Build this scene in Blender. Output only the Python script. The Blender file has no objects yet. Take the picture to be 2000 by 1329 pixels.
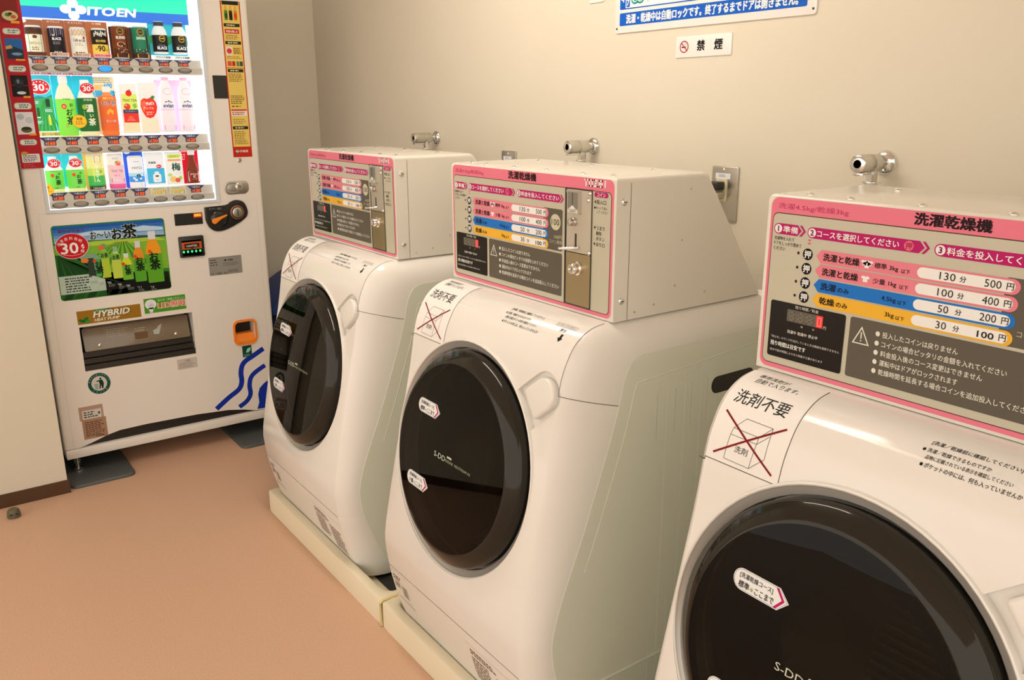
import bpy, bmesh, math, random
from mathutils import Vector, Matrix

random.seed(7)
SC = bpy.context.scene
COL = SC.collection

# ------------------------------------------------------------------ camera, world, light, exposure
cam_data = bpy.data.cameras.new('camera')
cam = bpy.data.objects.new('camera', cam_data)
COL.objects.link(cam)
cam_data.sensor_width = 36.0
cam_data.lens = 1639.5 / 2000 * 36.0
cam_data.clip_start = 0.02
YAW, PITCH, ROLL = 0.94324, 0.27272, -0.0024
_f = Vector((-math.sin(YAW) * math.cos(PITCH), math.cos(YAW) * math.cos(PITCH), -math.sin(PITCH)))
_r = Vector((math.cos(YAW), math.sin(YAW), 0))
_u = _r.cross(_f)
_c, _s = math.cos(ROLL), math.sin(ROLL)
_r, _u = _c * _r + _s * _u, -_s * _r + _c * _u
_m = Matrix((_r, _u, -_f)).transposed().to_4x4()
_m.translation = Vector((2.6995, -1.1236, 1.4083))
cam.matrix_world = _m
SC.camera = cam

world = bpy.data.worlds.new('world')
SC.world = world
world.use_nodes = True
world.node_tree.nodes['Background'].inputs[0].default_value = (1.0, 0.90, 0.77, 1)
world.node_tree.nodes['Background'].inputs[1].default_value = 1.62     # added warm fill through the open front and right, for unseen lighting

SC.view_settings.view_transform = 'Standard'
SC.view_settings.look = 'None'
SC.view_settings.gamma = 1.0
SC.view_settings.use_curve_mapping = False
SC.view_settings.exposure = 0.13
LAMP_COLOR = (1.0, 0.865, 0.73)
LAMP_POWER = 55.0          # emission of the ceiling tubes
CEIL = 2.45

# ------------------------------------------------------------------ materials
def lin(h):
    h = h.lstrip('#')
    out = []
    for i in (0, 2, 4):
        v = int(h[i:i + 2], 16) / 255
        out.append(v / 12.92 if v <= 0.04045 else ((v + 0.055) / 1.055) ** 2.4)
    return out

WHITE = lin('f5e6d6')
def alb(h):
    """surface colour of a print seen under the room's warm lamps"""
    c = lin(h)
    return [min(0.86, (c[i] / WHITE[i]) ** 1.12 * 0.8) for i in range(3)]

MATS = {}
def mat(name, col, rough=0.5, metal=0.0, spec=0.5, coat=0.0, emit=None, strength=0.0, bump=None, vary=None):
    if name in MATS:
        return MATS[name]
    m = bpy.data.materials.new(name)
    m.use_nodes = True
    nt = m.node_tree
    b = nt.nodes['Principled BSDF']
    if isinstance(col, str):
        col = lin(col)
    b.inputs['Base Color'].default_value = (*col, 1)
    b.inputs['Roughness'].default_value = rough
    b.inputs['Metallic'].default_value = metal
    b.inputs['Specular IOR Level'].default_value = spec
    b.inputs['Coat Weight'].default_value = coat
    b.inputs['Coat Roughness'].default_value = 0.05
    if emit is not None:
        b.inputs['Emission Color'].default_value = (*emit, 1)
        b.inputs['Emission Strength'].default_value = strength
    if vary or bump:
        tc = nt.nodes.new('ShaderNodeTexCoord')
        no = nt.nodes.new('ShaderNodeTexNoise')
        no.inputs['Scale'].default_value = (vary or bump)[0]
        no.inputs['Detail'].default_value = 5
        nt.links.new(tc.outputs['Object'], no.inputs['Vector'])
        if vary:
            rp = nt.nodes.new('ShaderNodeValToRGB')
            k = vary[1]
            rp.color_ramp.elements[0].position = 0.35
            rp.color_ramp.elements[1].position = 0.65
            rp.color_ramp.elements[0].color = (*[c * (1 - k) for c in col], 1)
            rp.color_ramp.elements[1].color = (*[min(1, c * (1 + k)) for c in col], 1)
            nt.links.new(no.outputs['Fac'], rp.inputs['Fac'])
            nt.links.new(rp.outputs['Color'], b.inputs['Base Color'])
        if bump:
            bp = nt.nodes.new('ShaderNodeBump')
            bp.inputs['Strength'].default_value = bump[1]
            bp.inputs['Distance'].default_value = 0.002
            nt.links.new(no.outputs['Fac'], bp.inputs['Height'])
            nt.links.new(bp.outputs['Normal'], b.inputs['Normal'])
    MATS[name] = m
    return m

def pr(h):
    """printing ink, by the colour it has in the photograph"""
    return mat('print_' + h, alb(h), rough=0.5, spec=0.18)

BACKLIT = 0.39
def bl(h):
    """backlit print inside the lit display window"""
    c = lin(h)
    return mat('backlit_' + h, [min(.8, x) for x in c], rough=0.4, spec=0.3, emit=c, strength=BACKLIT)

def glow(h, s):
    return mat('lit_%s_%g' % (h, s), '101010', emit=lin(h), strength=s)

def glass_mat(name, tint, ior=1.45, rough=0.0):
    m = bpy.data.materials.new(name)
    m.use_nodes = True
    nt = m.node_tree
    for n in list(nt.nodes):
        if n.type != 'OUTPUT_MATERIAL':
            nt.nodes.remove(n)
    out = nt.nodes['Material Output']
    tr = nt.nodes.new('ShaderNodeBsdfTransparent')
    tr.inputs[0].default_value = (*tint, 1)
    gl = nt.nodes.new('ShaderNodeBsdfGlossy')
    gl.inputs['Roughness'].default_value = rough
    fr = nt.nodes.new('ShaderNodeFresnel')
    fr.inputs['IOR'].default_value = ior
    mx = nt.nodes.new('ShaderNodeMixShader')
    nt.links.new(fr.outputs[0], mx.inputs[0])
    nt.links.new(tr.outputs[0], mx.inputs[1])
    nt.links.new(gl.outputs[0], mx.inputs[2])
    nt.links.new(mx.outputs[0], out.inputs[0])
    MATS[name] = m
    return m

M_WALL = mat('wall_paint', (.67, .63, .53), rough=.7, spec=.2, bump=(60, .05), vary=(2.0, .012))
M_CEIL = mat('ceiling_board', (.75, .73, .68), rough=.8, spec=.2)
M_FLOOR = mat('vinyl_floor', alb('daac89'), rough=.42, spec=.35, vary=(170, .04))
M_BROWN = mat('brown_baseboard', alb('5c3a20'), rough=.5)
M_WHITE = mat('glossy_white_plastic', (.78, .77, .74), rough=.16, spec=.5)
M_WHITE2 = mat('satin_white_plastic', (.76, .75, .71), rough=.35)
M_GREY = mat('grey_green_side_panel', (.68, .71, .62), rough=.42)
M_CASE = mat('cream_painted_steel', (.72, .70, .64), rough=.18, spec=.5)
M_SILVER = mat('silver_plastic', (.58, .56, .52), rough=.3, metal=.35)
M_CHROME = mat('chrome', (.82, .82, .82), rough=.06, metal=1.0)
M_STEEL = mat('brushed_steel', (.55, .53, .49), rough=.3, metal=1.0)
M_SATIN = mat('satin_chrome', (.66, .65, .60), rough=.28, metal=1.0)
M_BLACK = mat('black_plastic', (.012, .012, .012), rough=.3)
M_DARK = mat('dark_recess', (.02, .019, .017), rough=.6)
M_SEAM = mat('dark_seam_gap', (.10, .08, .06), rough=.8, spec=.1)  # dark strips laid along the panel joints
M_SMOKE = mat('smoked_door_rim', (.018, .016, .012), rough=.06, spec=.32)
M_GLASSD = glass_mat('smoked_door_glass', (.28, .25, .19), 1.30)
M_BOWL = glass_mat('bowl_glass', (.55, .53, .48), 1.5)
M_PANE = glass_mat('display_pane', (.97, .98, .98), 1.25)
M_TRAY = mat('cream_tray_plastic', (.80, .73, .56), rough=.28)
M_CAULK = mat('yellowed_sealant', (.72, .60, .26), rough=.5)
M_MAT = mat('grey_rubber_mat', (.075, .085, .085), rough=.45, bump=(180, .2))
M_VEND = mat('vending_white_enamel', (.78, .755, .715), rough=.3)
M_ORANGE = mat('orange_plastic', lin('f08418'), rough=.35)
M_BLUEBIN = mat('navy_plastic', (.006, .02, .11), rough=.4)

# ------------------------------------------------------------------ mesh helpers
class MB:
    """collects shapes, then links them as ONE mesh object"""
    def __init__(self):
        self.v, self.f, self.m, self.sm, self.mats = [], [], [], [], []
    def mi(self, m):
        if m not in self.mats:
            self.mats.append(m)
        return self.mats.index(m)
    def add(self, verts, faces, m, smooth=False):
        o = len(self.v)
        k = self.mi(m)
        self.v += [tuple(p) for p in verts]
        for f in faces:
            self.f.append([i + o for i in f]); self.m.append(k); self.sm.append(smooth)
        return self
    def bm(self, b, m, smooth=False):
        b.verts.ensure_lookup_table()
        b.verts.index_update()
        self.add([v.co for v in b.verts], [[v.index for v in f.verts] for f in b.faces], m, smooth)
        b.free()
        return self
    def box(self, a, b, m, r=0.0, seg=2, rot=None):
        B = bmesh.new()
        bmesh.ops.create_cube(B, size=1)
        c = [(a[i] + b[i]) / 2 for i in range(3)]
        d = [abs(b[i] - a[i]) for i in range(3)]
        for v in B.verts:
            v.co = Vector((v.co.x * d[0], v.co.y * d[1], v.co.z * d[2]))
        if r > 0:
            bmesh.ops.bevel(B, geom=B.edges[:], offset=r, segments=seg, affect='EDGES', profile=.5)
        for v in B.verts:
            if rot is not None:
                v.co = rot @ v.co
            v.co += Vector(c)
        return self.bm(B, m, r > 0)
    def prism(self, pts, fn, h0, h1, m, smooth=False):
        """polygon pts in 2D, fn(u, v, h) places it; extruded from h0 to h1"""
        n = len(pts)
        vs = [fn(u, v, h0) for u, v in pts] + [fn(u, v, h1) for u, v in pts]
        fs = [list(range(n))[::-1], [n + i for i in range(n)]]
        self.add(vs, fs, m, False)
        return self.add(vs, [[i, (i + 1) % n, n + (i + 1) % n, n + i] for i in range(n)], m, smooth)
    def lathe(self, prof, m, fn, n=32, smooth=True, caps=True, a0=0, a1=2 * math.pi, mats=None):
        """profile (r, h); fn(x, y, h) places a point of the local frame (axis = h)"""
        full = abs(a1 - a0 - 2 * math.pi) < 1e-6
        k = n if full else n + 1
        vs = []
        for r, h in prof:
            for i in range(k):
                a = a0 + (a1 - a0) * i / n
                vs.append(fn(r * math.cos(a), r * math.sin(a), h))
        for j in range(len(prof) - 1):
            mm = m if mats is None else mats[j]
            fs = []
            for i in range(n):
                a, b = i, (i + 1) % k
                fs.append([j * k + a, j * k + b, (j + 1) * k + b, (j + 1) * k + a])
            o = len(self.v)
            if j == 0:
                base = o
                self.v += [tuple(p) for p in vs]
            q = self.mi(mm)
            for f in fs:
                self.f.append([i + base for i in f]); self.m.append(q); self.sm.append(smooth)
        if caps and full:
            q0 = self.mi(m if mats is None else mats[0]); q1 = self.mi(m if mats is None else mats[-1])
            if prof[0][0] > 1e-5:
                self.f.append([base + i for i in range(k)][::-1]); self.m.append(q0); self.sm.append(False)
            if prof[-1][0] > 1e-5:
                self.f.append([base + (len(prof) - 1) * k + i for i in range(k)]); self.m.append(q1); self.sm.append(False)
        return self
    def tube(self, pts, r, m, n=8, closed=False):
        pts = [Vector(p) for p in pts]
        rings = []
        N = len(pts)
        for i, p in enumerate(pts):
            if closed:
                t = pts[(i + 1) % N] - pts[i - 1]
            else:
                t = pts[min(i + 1, N - 1)] - pts[max(i - 1, 0)]
            t.normalize()
            a = t.cross(Vector((0, 0, 1)))
            if a.length < 1e-3:
                a = t.cross(Vector((1, 0, 0)))
            a.normalize(); b = t.cross(a)
            rr = r[i] if isinstance(r, (list, tuple)) else r
            rings.append([p + (a * math.cos(2 * math.pi * k / n) + b * math.sin(2 * math.pi * k / n)) * rr for k in range(n)])
        vs = [q for R in rings for q in R]
        fs = []
        for j in range(N if closed else N - 1):
            for k in range(n):
                j2 = (j + 1) % N
                fs.append([j * n + k, j * n + (k + 1) % n, j2 * n + (k + 1) % n, j2 * n + k])
        if not closed:
            fs.append(list(range(n))[::-1]); fs.append([(N - 1) * n + k for k in range(n)])
        return self.add(vs, fs, m, True)
    def mesh(self, name, sharp=40):
        me = bpy.data.meshes.new(name)
        me.from_pydata(self.v, [], self.f)
        for m in self.mats:
            me.materials.append(m)
        me.polygons.foreach_set('material_index', self.m)
        me.polygons.foreach_set('use_smooth', self.sm)
        me.validate()
        me.update()
        if any(self.sm):
            me.set_sharp_from_angle(angle=math.radians(sharp))
        return me
    def build(self, name, parent=None, sharp=40, fix=False):
        me = self.mesh(name, sharp)
        if fix:
            B = bmesh.new(); B.from_mesh(me)
            bmesh.ops.remove_doubles(B, verts=B.verts[:], dist=1e-6)
            bmesh.ops.recalc_face_normals(B, faces=B.faces[:])
            B.to_mesh(me); B.free()
        o = bpy.data.objects.new(name, me)
        COL.objects.link(o)
        if parent is not None:
            o.parent = parent
        return o

def empty(name, loc=(0, 0, 0), rz=0.0, parent=None):
    o = bpy.data.objects.new(name, None)
    o.empty_display_size = .05
    o.location = loc
    o.rotation_euler = (0, 0, rz)
    if parent is not None:
        o.parent = parent
    COL.objects.link(o)
    return o

def tag(o, label, cat, group=None):
    o['label'] = label
    o['category'] = cat
    if group:
        o['group'] = group
    return o

def struct(o):
    o['kind'] = 'structure'
    return o

def copy_tree(o, parent=None):
    c = o.copy()
    COL.objects.link(c)
    c.parent = parent
    for ch in o.children:
        copy_tree(ch, c)
    return c

def spline(P, n=6):
    P = [Vector(p) for p in P]
    out = []
    for i in range(len(P) - 1):
        a = P[i - 1] if i > 0 else P[i]
        b, c = P[i], P[i + 1]
        d = P[i + 2] if i + 2 < len(P) else c
        for k in range(n):
            t = k / n
            out.append(.5 * ((2 * b) + (-a + c) * t + (2 * a - 5 * b + 4 * c - d) * t * t + (-a + 3 * b - 3 * c + d) * t ** 3))
    out.append(P[-1])
    return out

def rrect(u0, v0, u1, v1, r, n=5, corners=(1, 1, 1, 1)):
    """rounded rectangle outline, counter-clockwise from the lower left corner"""
    pts = []
    for k, (cu, cv, a) in enumerate(((u0 + r, v0 + r, math.pi), (u1 - r, v0 + r, 1.5 * math.pi), (u1 - r, v1 - r, 0), (u0 + r, v1 - r, .5 * math.pi))):
        if corners[k] and r > 0:
            for i in range(n + 1):
                t = a + i / n * math.pi / 2
                pts.append((cu + r * math.cos(t), cv + r * math.sin(t)))
        else:
            pts.append(((u0, v0), (u1, v0), (u1, v1), (u0, v1))[k])
    return pts

def ellipse(cu, cv, ru, rv, n=28, rot=0.0, a0=0, a1=2 * math.pi):
    out = []
    full = abs(a1 - a0 - 2 * math.pi) < 1e-6
    for i in range(n if full else n + 1):
        t = a0 + (a1 - a0) * i / n
        x, y = ru * math.cos(t), rv * math.sin(t)
        out.append((cu + x * math.cos(rot) - y * math.sin(rot), cv + x * math.sin(rot) + y * math.cos(rot)))
    return out

# ------------------------------------------------------------------ printed art: flat inks laid on a surface
_TC = {}
_tcurve = bpy.data.curves.new('lettering', 'FONT')
_tobj = bpy.data.objects.new('lettering', _tcurve)
COL.objects.link(_tobj)
def glyphs(s, bold=0.0, res=2, cuts=0):
    key = (s, bold, res, cuts)
    if key not in _TC:
        _tcurve.body = s
        _tcurve.size = 1.0
        _tcurve.offset = bold
        _tcurve.resolution_u = res
        _tcurve.fill_mode = 'FRONT' if _tcurve.dimensions == '3D' else _tcurve.fill_mode
        bpy.context.view_layer.update()
        me = bpy.data.meshes.new_from_object(_tobj.evaluated_get(bpy.context.evaluated_depsgraph_get()))
        if cuts:        # extra rows of points, so the letters follow a curved surface
            B = bmesh.new(); B.from_mesh(me)
            lo = min(q.co.y for q in B.verts); hi = max(q.co.y for q in B.verts)
            for i in range(1, cuts):
                bmesh.ops.bisect_plane(B, geom=B.verts[:] + B.edges[:] + B.faces[:], plane_co=(0, lo + (hi - lo) * i / cuts, 0), plane_no=(0, 1, 0))
            B.to_mesh(me); B.free()
        v = [(p.co.x, p.co.y) for p in me.vertices]
        f = [list(p.vertices) for p in me.polygons]
        bpy.data.meshes.remove(me)
        xs = [p[0] for p in v] or [0, 1]; ys = [p[1] for p in v] or [0, 1]
        _TC[key] = (v, f, (min(xs), min(ys), max(xs), max(ys)))
    return _TC[key]

LAYER = 0.00028
class Art:
    """printed marks: fn(u, v, h) puts a point of the artwork onto the surface"""
    def __init__(self, fn, mb=None, base=1, ink=pr):
        self.fn, self.mb, self.base, self.ink = fn, mb or MB(), base, ink
    def _m(self, c):
        return self.ink(c) if isinstance(c, str) else c
    def _h(self, layer):
        return (self.base + layer) * LAYER
    def poly(self, pts, c, layer=0):
        h = self._h(layer)
        self.mb.add([self.fn(u, v, h) for u, v in pts], [list(range(len(pts)))], self._m(c))
        return self
    def grid(self, u0, v0, u1, v1, c, layer=0, nu=1, nv=8):
        h = self._h(layer)
        vs = [self.fn(u0 + (u1 - u0) * i / nu, v0 + (v1 - v0) * j / nv, h) for j in range(nv + 1) for i in range(nu + 1)]
        fs = [[j * (nu + 1) + i, j * (nu + 1) + i + 1, (j + 1) * (nu + 1) + i + 1, (j + 1) * (nu + 1) + i] for j in range(nv) for i in range(nu)]
        self.mb.add(vs, fs, self._m(c), True)
        return self
    def rect(self, u0, v0, u1, v1, c, layer=0, r=0.0, corners=(1, 1, 1, 1)):
        return self.poly(rrect(u0, v0, u1, v1, r, corners=corners), c, layer)
    def frame(self, outer, inner, c, layer=0):
        h = self._h(layer)
        n = len(outer)
        self.mb.add([self.fn(u, v, h) for u, v in outer] + [self.fn(u, v, h) for u, v in inner],
                    [[i, (i + 1) % n, n + (i + 1) % n, n + i] for i in range(n)], self._m(c))
        return self
    def rframe(self, u0, v0, u1, v1, w, c, layer=0, r=0.0):
        return self.frame(rrect(u0, v0, u1, v1, r), rrect(u0 + w, v0 + w, u1 - w, v1 - w, max(r - w, r * .3)), c, layer)
    def ell(self, cu, cv, ru, rv, c, layer=0, n=28, rot=0.0):
        return self.poly(ellipse(cu, cv, ru, rv, n, rot), c, layer)
    def ring(self, cu, cv, ru, rv, w, c, layer=0, n=28):
        return self.frame(ellipse(cu, cv, ru, rv, n), ellipse(cu, cv, ru - w, rv - w, n), c, layer)
    def line(self, p, q, w, c, layer=0, n=1):
        p, q = Vector(p), Vector(q)
        d = (q - p).normalized()
        o = Vector((-d.y, d.x)) * w / 2
        h = self._h(layer)
        vs = []
        for i in range(n + 1):
            a = p.lerp(q, i / n)
            vs += [self.fn(*(a - o), h), self.fn(*(a + o), h)]
        self.mb.add(vs, [[2 * i, 2 * i + 2, 2 * i + 3, 2 * i + 1] for i in range(n)], self._m(c))
        return self
    def stroke(self, pts, w, c, layer=0):
        P = [Vector(p) for p in pts]
        h = self._h(layer)
        vs = []
        for i, p in enumerate(P):
            t = (P[min(i + 1, len(P) - 1)] - P[max(i - 1, 0)]).normalized()
            o = Vector((-t.y, t.x)) * (w[i] if isinstance(w, list) else w) / 2
            vs += [self.fn(*(p - o), h), self.fn(*(p + o), h)]
        self.mb.add(vs, [[2 * i, 2 * i + 2, 2 * i + 3, 2 * i + 1] for i in range(len(P) - 1)], self._m(c))
        return self
    def text(self, s, u, v, h, c, layer=1, w=None, anchor='l', bold=0.0, rot=0.0, shear=0.0, res=2, cuts=0):
        """u, v = lower left (l), lower centre (c) or lower right (r) of the lettering's box of height h (and width w)"""
        vs, fs, (x0, y0, x1, y1) = glyphs(s, 0.0, res, cuts)
        if not vs:
            return self
        k = h / max(1e-6, y1 - y0)
        kx = k if w is None else w / max(1e-6, x1 - x0)
        W = kx * (x1 - x0)
        off = {'l': 0, 'c': -W / 2, 'r': -W}[anchor]
        ca, sa = math.cos(rot), math.sin(rot)
        d = bold * min(k, kx * 1.3)
        for n, (dx, dy) in enumerate([(0, 0)] if bold <= 0 else [(-d, -d * .6), (d, -d * .6), (-d, d * .6), (d, d * .6)]):
            H = self._h(layer) + n * 1e-6
            out = []
            for x, y in vs:
                a = (x - x0) * kx + off + shear * (y - y0) * k + dx
                b = (y - y0) * k + dy
                out.append(self.fn(u + a * ca - b * sa, v + a * sa + b * ca, H))
            self.mb.add(out, fs, self._m(c))
        return self
    def scribble(self, u0, v0, u1, v1, c, layer=1, rows=4, fill=.55, seed=1):
        """fine print too small to read: rows of short dashes"""
        rnd = random.Random(seed)
        rh = (v1 - v0) / rows
        for i in range(rows):
            y = v1 - rh * (i + 1) + rh * (1 - fill) / 2
            x = u0
            end = u0 + (u1 - u0) * rnd.uniform(.72, 1.0)
            while x < end:
                L = min(end - x, rh * rnd.uniform(.5, 1.6))
                self.rect(x, y, x + L * .86, y + rh * fill, c, layer)
                x += L + rh * rnd.choice((.12, .12, .3))
        return self
    def build(self, name, parent=None):
        return self.mb.build(name, parent)

# ------------------------------------------------------------------ the room
YW = 0.60          # back wall
XL = -1.27         # left wall behind the vending machine
XN = -0.64         # face of the wall nib at the left edge
XR, YN = 4.1, -2.7

def plane_box(name, a, b, m):
    return struct(MB().box(a, b, m).build(name))

plane_box('floor', (XL - .1, YN - 4, -.08), (XR + 4, YW + .1, 0), M_FLOOR)
plane_box('ceiling', (XL - .1, YN - .1, CEIL), (XR + .1, YW + .1, CEIL + .08), M_CEIL)
plane_box('wall_back', (XL - .1, YW, 0), (XR + .1, YW + .1, CEIL), M_WALL)
plane_box('wall_left', (XL - .1, YN, 0), (XL, YW, CEIL), M_WALL)
plane_box('wall_right', (XR, -.1, 0), (XR + .1, YW, CEIL), M_WALL)
plane_box('wall_front', (XL - .1, YN - .1, 0), (XN, YN, CEIL), M_WALL)
plane_box('wall_partition', (XL, YN, 0), (XN, -.775, CEIL), M_WALL)
plane_box('baseboard_partition', (XN, YN, 0), (XN + .006, -.775, .052), M_BROWN)
plane_box('baseboard_partition_end', (XN - .15, -.775, 0), (XN + .006, -.769, .052), M_BROWN)
plane_box('baseboard_back', (XL, YW - .006, 0), (XR, YW, .052), M_BROWN)

# ceiling lamp: the tubes that light the room
def ceiling_lamp(x0, x1, y, label, power):
    t = empty('ceiling_lamp', ((x0 + x1) / 2, y, CEIL))
    L = (x1 - x0) / 2
    h = MB()
    h.prism([(-.11, 0), (.11, 0), (.07, -.05), (-.07, -.05)], lambda u, v, k: (k, u, v), -L, L, M_WHITE2)
    h.build('housing', t)
    for s in (-.05, .05):
        tb = MB()
        tb.lathe([(.001, -L + .03), (.015, -L + .03), (.015, L - .03), (.001, L - .03)], mat('fluorescent_tube_%g' % power, '202020', emit=LAMP_COLOR, strength=power), lambda a, b, k, s=s: (k, s + a, -.068 + b), n=14)
        tb.build('tube', t)
    tag(t, label, 'ceiling light')
    return t
ceiling_lamp(.20, 1.36, -.28, 'twin tube fluorescent fitting on the ceiling in front of the washers', LAMP_POWER)

# ------------------------------------------------------------------ washer dryers
PF = [(.50, .985), (.05, .985), (-.01, .984), (-.05, .976), (-.085, .953), (-.108, .918), (-.125, .87), (-.145, .76), (-.19, .56), (-.222, .40), (-.233, .33), (-.232, .29), (-.2262, .245), (-.218, .2), (-.197, .12), (-.163, .030)]
PS = [(.50, .920), (.06, .917), (.037, .912), (.024, .903), (.015, .888), (.006, .865), (-.002, .83), (-.025, .75), (-.092, .56), (-.148, .42), (-.170, .345), (-.172, .30), (-.163, .247), (-.148, .2), (-.120, .13), (-.074, .030)]
NS = 5
CF = [PF[0]] + [tuple(p) for p in spline([(a, b, 0) for a, b in PF[1:]], NS)]
CF = [(p[0], p[1]) for p in CF]
CS = [PS[0]] + [(p[0], p[1]) for p in spline([(a, b, 0) for a, b in PS[1:]], NS)]
I_SEAM = 1 + NS * 11
ARC = [0.0]
for i in range(1, len(CF)):
    ARC.append(ARC[-1] + math.dist(CF[i], CF[i - 1]))
_off = ARC[1]
ARC = [a - _off for a in ARC]

def front(u, v, h):
    """washer front skin: u = x, -v = distance down the skin from below the coin box, h = height above it"""
    s = -v
    i = 1
    while i < len(ARC) - 2 and ARC[i + 1] < s:
        i += 1
    t = (s - ARC[i]) / (ARC[i + 1] - ARC[i])
    a, b = Vector(CF[i]), Vector(CF[i + 1])
    p = a.lerp(b, t)
    def nrm(j):
        j = max(1, min(j, len(CF) - 2))
        e = Vector(CF[j + 1]) - Vector(CF[j - 1])
        return Vector((e.y, -e.x)).normalized()
    n = nrm(i).lerp(nrm(i + 1), t).normalized()
    return (u, p.x + n.x * h, p.y + n.y * h)

XA, XB, XCA, XCB = -.030, .630, .012, .588   # side planes and the creases of the front
def cross(i):
    f, s = Vector(CF[i]), Vector(CS[i])
    pts = []
    K = 8
    for k in range(K + 1):
        q = k / K * math.pi / 2
        bl_ = .7 * (1 - math.cos(q)) + .3 * q / (math.pi / 2)
        p = f.lerp(s, bl_)
        pts.append((XCB + (XB - XCB) * math.sin(q), p.x, p.y))
    right = pts
    left = [(XA + XB - x, y, z) for x, y, z in pts][::-1]
    return left + right

def loft_solid(i0, i1, back_top, back_bot, m):
    rows = [cross(i) for i in range(i0, i1 + 1)]
    n = len(rows[0])
    vs = [p for r in rows for p in r]
    fs = []
    for j in range(len(rows) - 1):
        for k in range(n - 1):
            fs.append([j * n + k, j * n + k + 1, (j + 1) * n + k + 1, (j + 1) * n + k])
    R = len(rows)
    o = len(vs)
    top_pts, bot_pts = [], []
    if back_top is not None:       # extra back corners above
        vs += [(XA, .5, back_top), (XB, .5, back_top)]
        top_pts = [o, o + 1]; o += 2
    vs += [(XA, .5, back_bot), (XB, .5, back_bot)]
    bot_pts = [o, o + 1]
    left = [j * n for j in range(R)]
    right = [j * n + n - 1 for j in range(R)]
    sm = len(fs)
    fs.append(left + [bot_pts[0]] + ([top_pts[0]] if top_pts else []))
    fs.append(right[::-1] + ([top_pts[1]] if top_pts else []) + [bot_pts[1]])
    fs.append([(R - 1) * n + k for k in range(n)] + [bot_pts[1], bot_pts[0]])
    if top_pts:
        fs.append(list(range(n))[::-1] + [top_pts[0], top_pts[1]])
        fs.append([top_pts[0], bot_pts[0], bot_pts[1], top_pts[1]])
    else:
        fs.append(list(range(n))[::-1] + [bot_pts[0], bot_pts[1]])
    B = MB()
    B.add(vs, fs, m)
    for k in range(sm):
        B.sm[k] = True
    return B

# frame of the tilted door plane
F_O = Vector((.283, -.1743, .627))
F_1 = Vector((1, 0, 0))
F_2 = Vector((0, .19, 1)).normalized()
F_N = Vector((0, -1, .19)).normalized()
def face(a, b, h):
    return tuple(F_O + F_1 * a + F_2 * b + F_N * h)

HD = Vector((.762, .648))      # direction from door centre to handle
HP = Vector((-.648, .762))
def capsule(d0, d1, r, n=12, r0=0.0):
    """handle outline along the handle direction, round at the outer end"""
    pts = []
    for i in range(n + 1):
        t = -math.pi / 2 + math.pi * i / n
        q = HD * (d1 - r + r * math.cos(t)) + HP * (r * math.sin(t))
        pts.append((q.x, q.y))
    a = HD * d0 + HP * r; b = HD * d0 - HP * r
    if r0 > 0:
        for c0, s in ((HD * (d0 + r0) + HP * (r - r0), 1), (HD * (d0 + r0) - HP * (r - r0), -1)):
            for i in range(5):
                t = i / 4 * math.pi / 2
                if s > 0:
                    q = c0 + HP * (r0 * math.cos(t)) - HD * (r0 * math.sin(t))
                else:
                    q = c0 - HP * (r0 * math.sin(t)) - HD * (r0 * math.cos(t))
                pts.append((q.x, q.y))
    else:
        pts += [(a.x, a.y), (b.x, b.y)]
    return pts

def cut(mb, cutters):
    me = mb.mesh('shell')
    B = bmesh.new(); B.from_mesh(me); bmesh.ops.recalc_face_normals(B, faces=B.faces[:]); B.to_mesh(me); B.free()
    o = bpy.data.objects.new('shell', me)
    COL.objects.link(o)
    cs = []
    for c in cutters:
        q = c.build('cutter', fix=True)
        cs.append(q)
        md = o.modifiers.new('b', 'BOOLEAN')
        md.operation = 'DIFFERENCE'
        md.object = q
        md.solver = 'EXACT'
    bpy.context.view_layer.update()
    res = bpy.data.meshes.new_from_object(o.evaluated_get(bpy.context.evaluated_depsgraph_get()))
    for q in cs + [o]:
        bpy.data.objects.remove(q)
    res.set_sharp_from_angle(angle=math.radians(35))
    return res

def flat_shape(pts, fn, h0, h1, m, bevel=.003, seg=3):
    """solid from an outline with a rounded front edge"""
    B = bmesh.new()
    a = [B.verts.new((u, v, h0)) for u, v in pts]
    f = B.faces.new(a)
    r = bmesh.ops.extrude_face_region(B, geom=[f])
    top = [g for g in r['geom'] if isinstance(g, bmesh.types.BMVert)]
    for v in top:
        v.co.z = h1
    te = [e for e in B.edges if all(abs(v.co.z - h1) < 1e-9 for v in e.verts)]
    bmesh.ops.bevel(B, geom=te, offset=bevel, segments=seg, affect='EDGES', profile=.5)
    for v in B.verts:
        v.co = Vector(fn(v.co.x, v.co.y, v.co.z))
    bmesh.ops.recalc_face_normals(B, faces=B.faces[:])
    return MB().bm(B, m, True)

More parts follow.
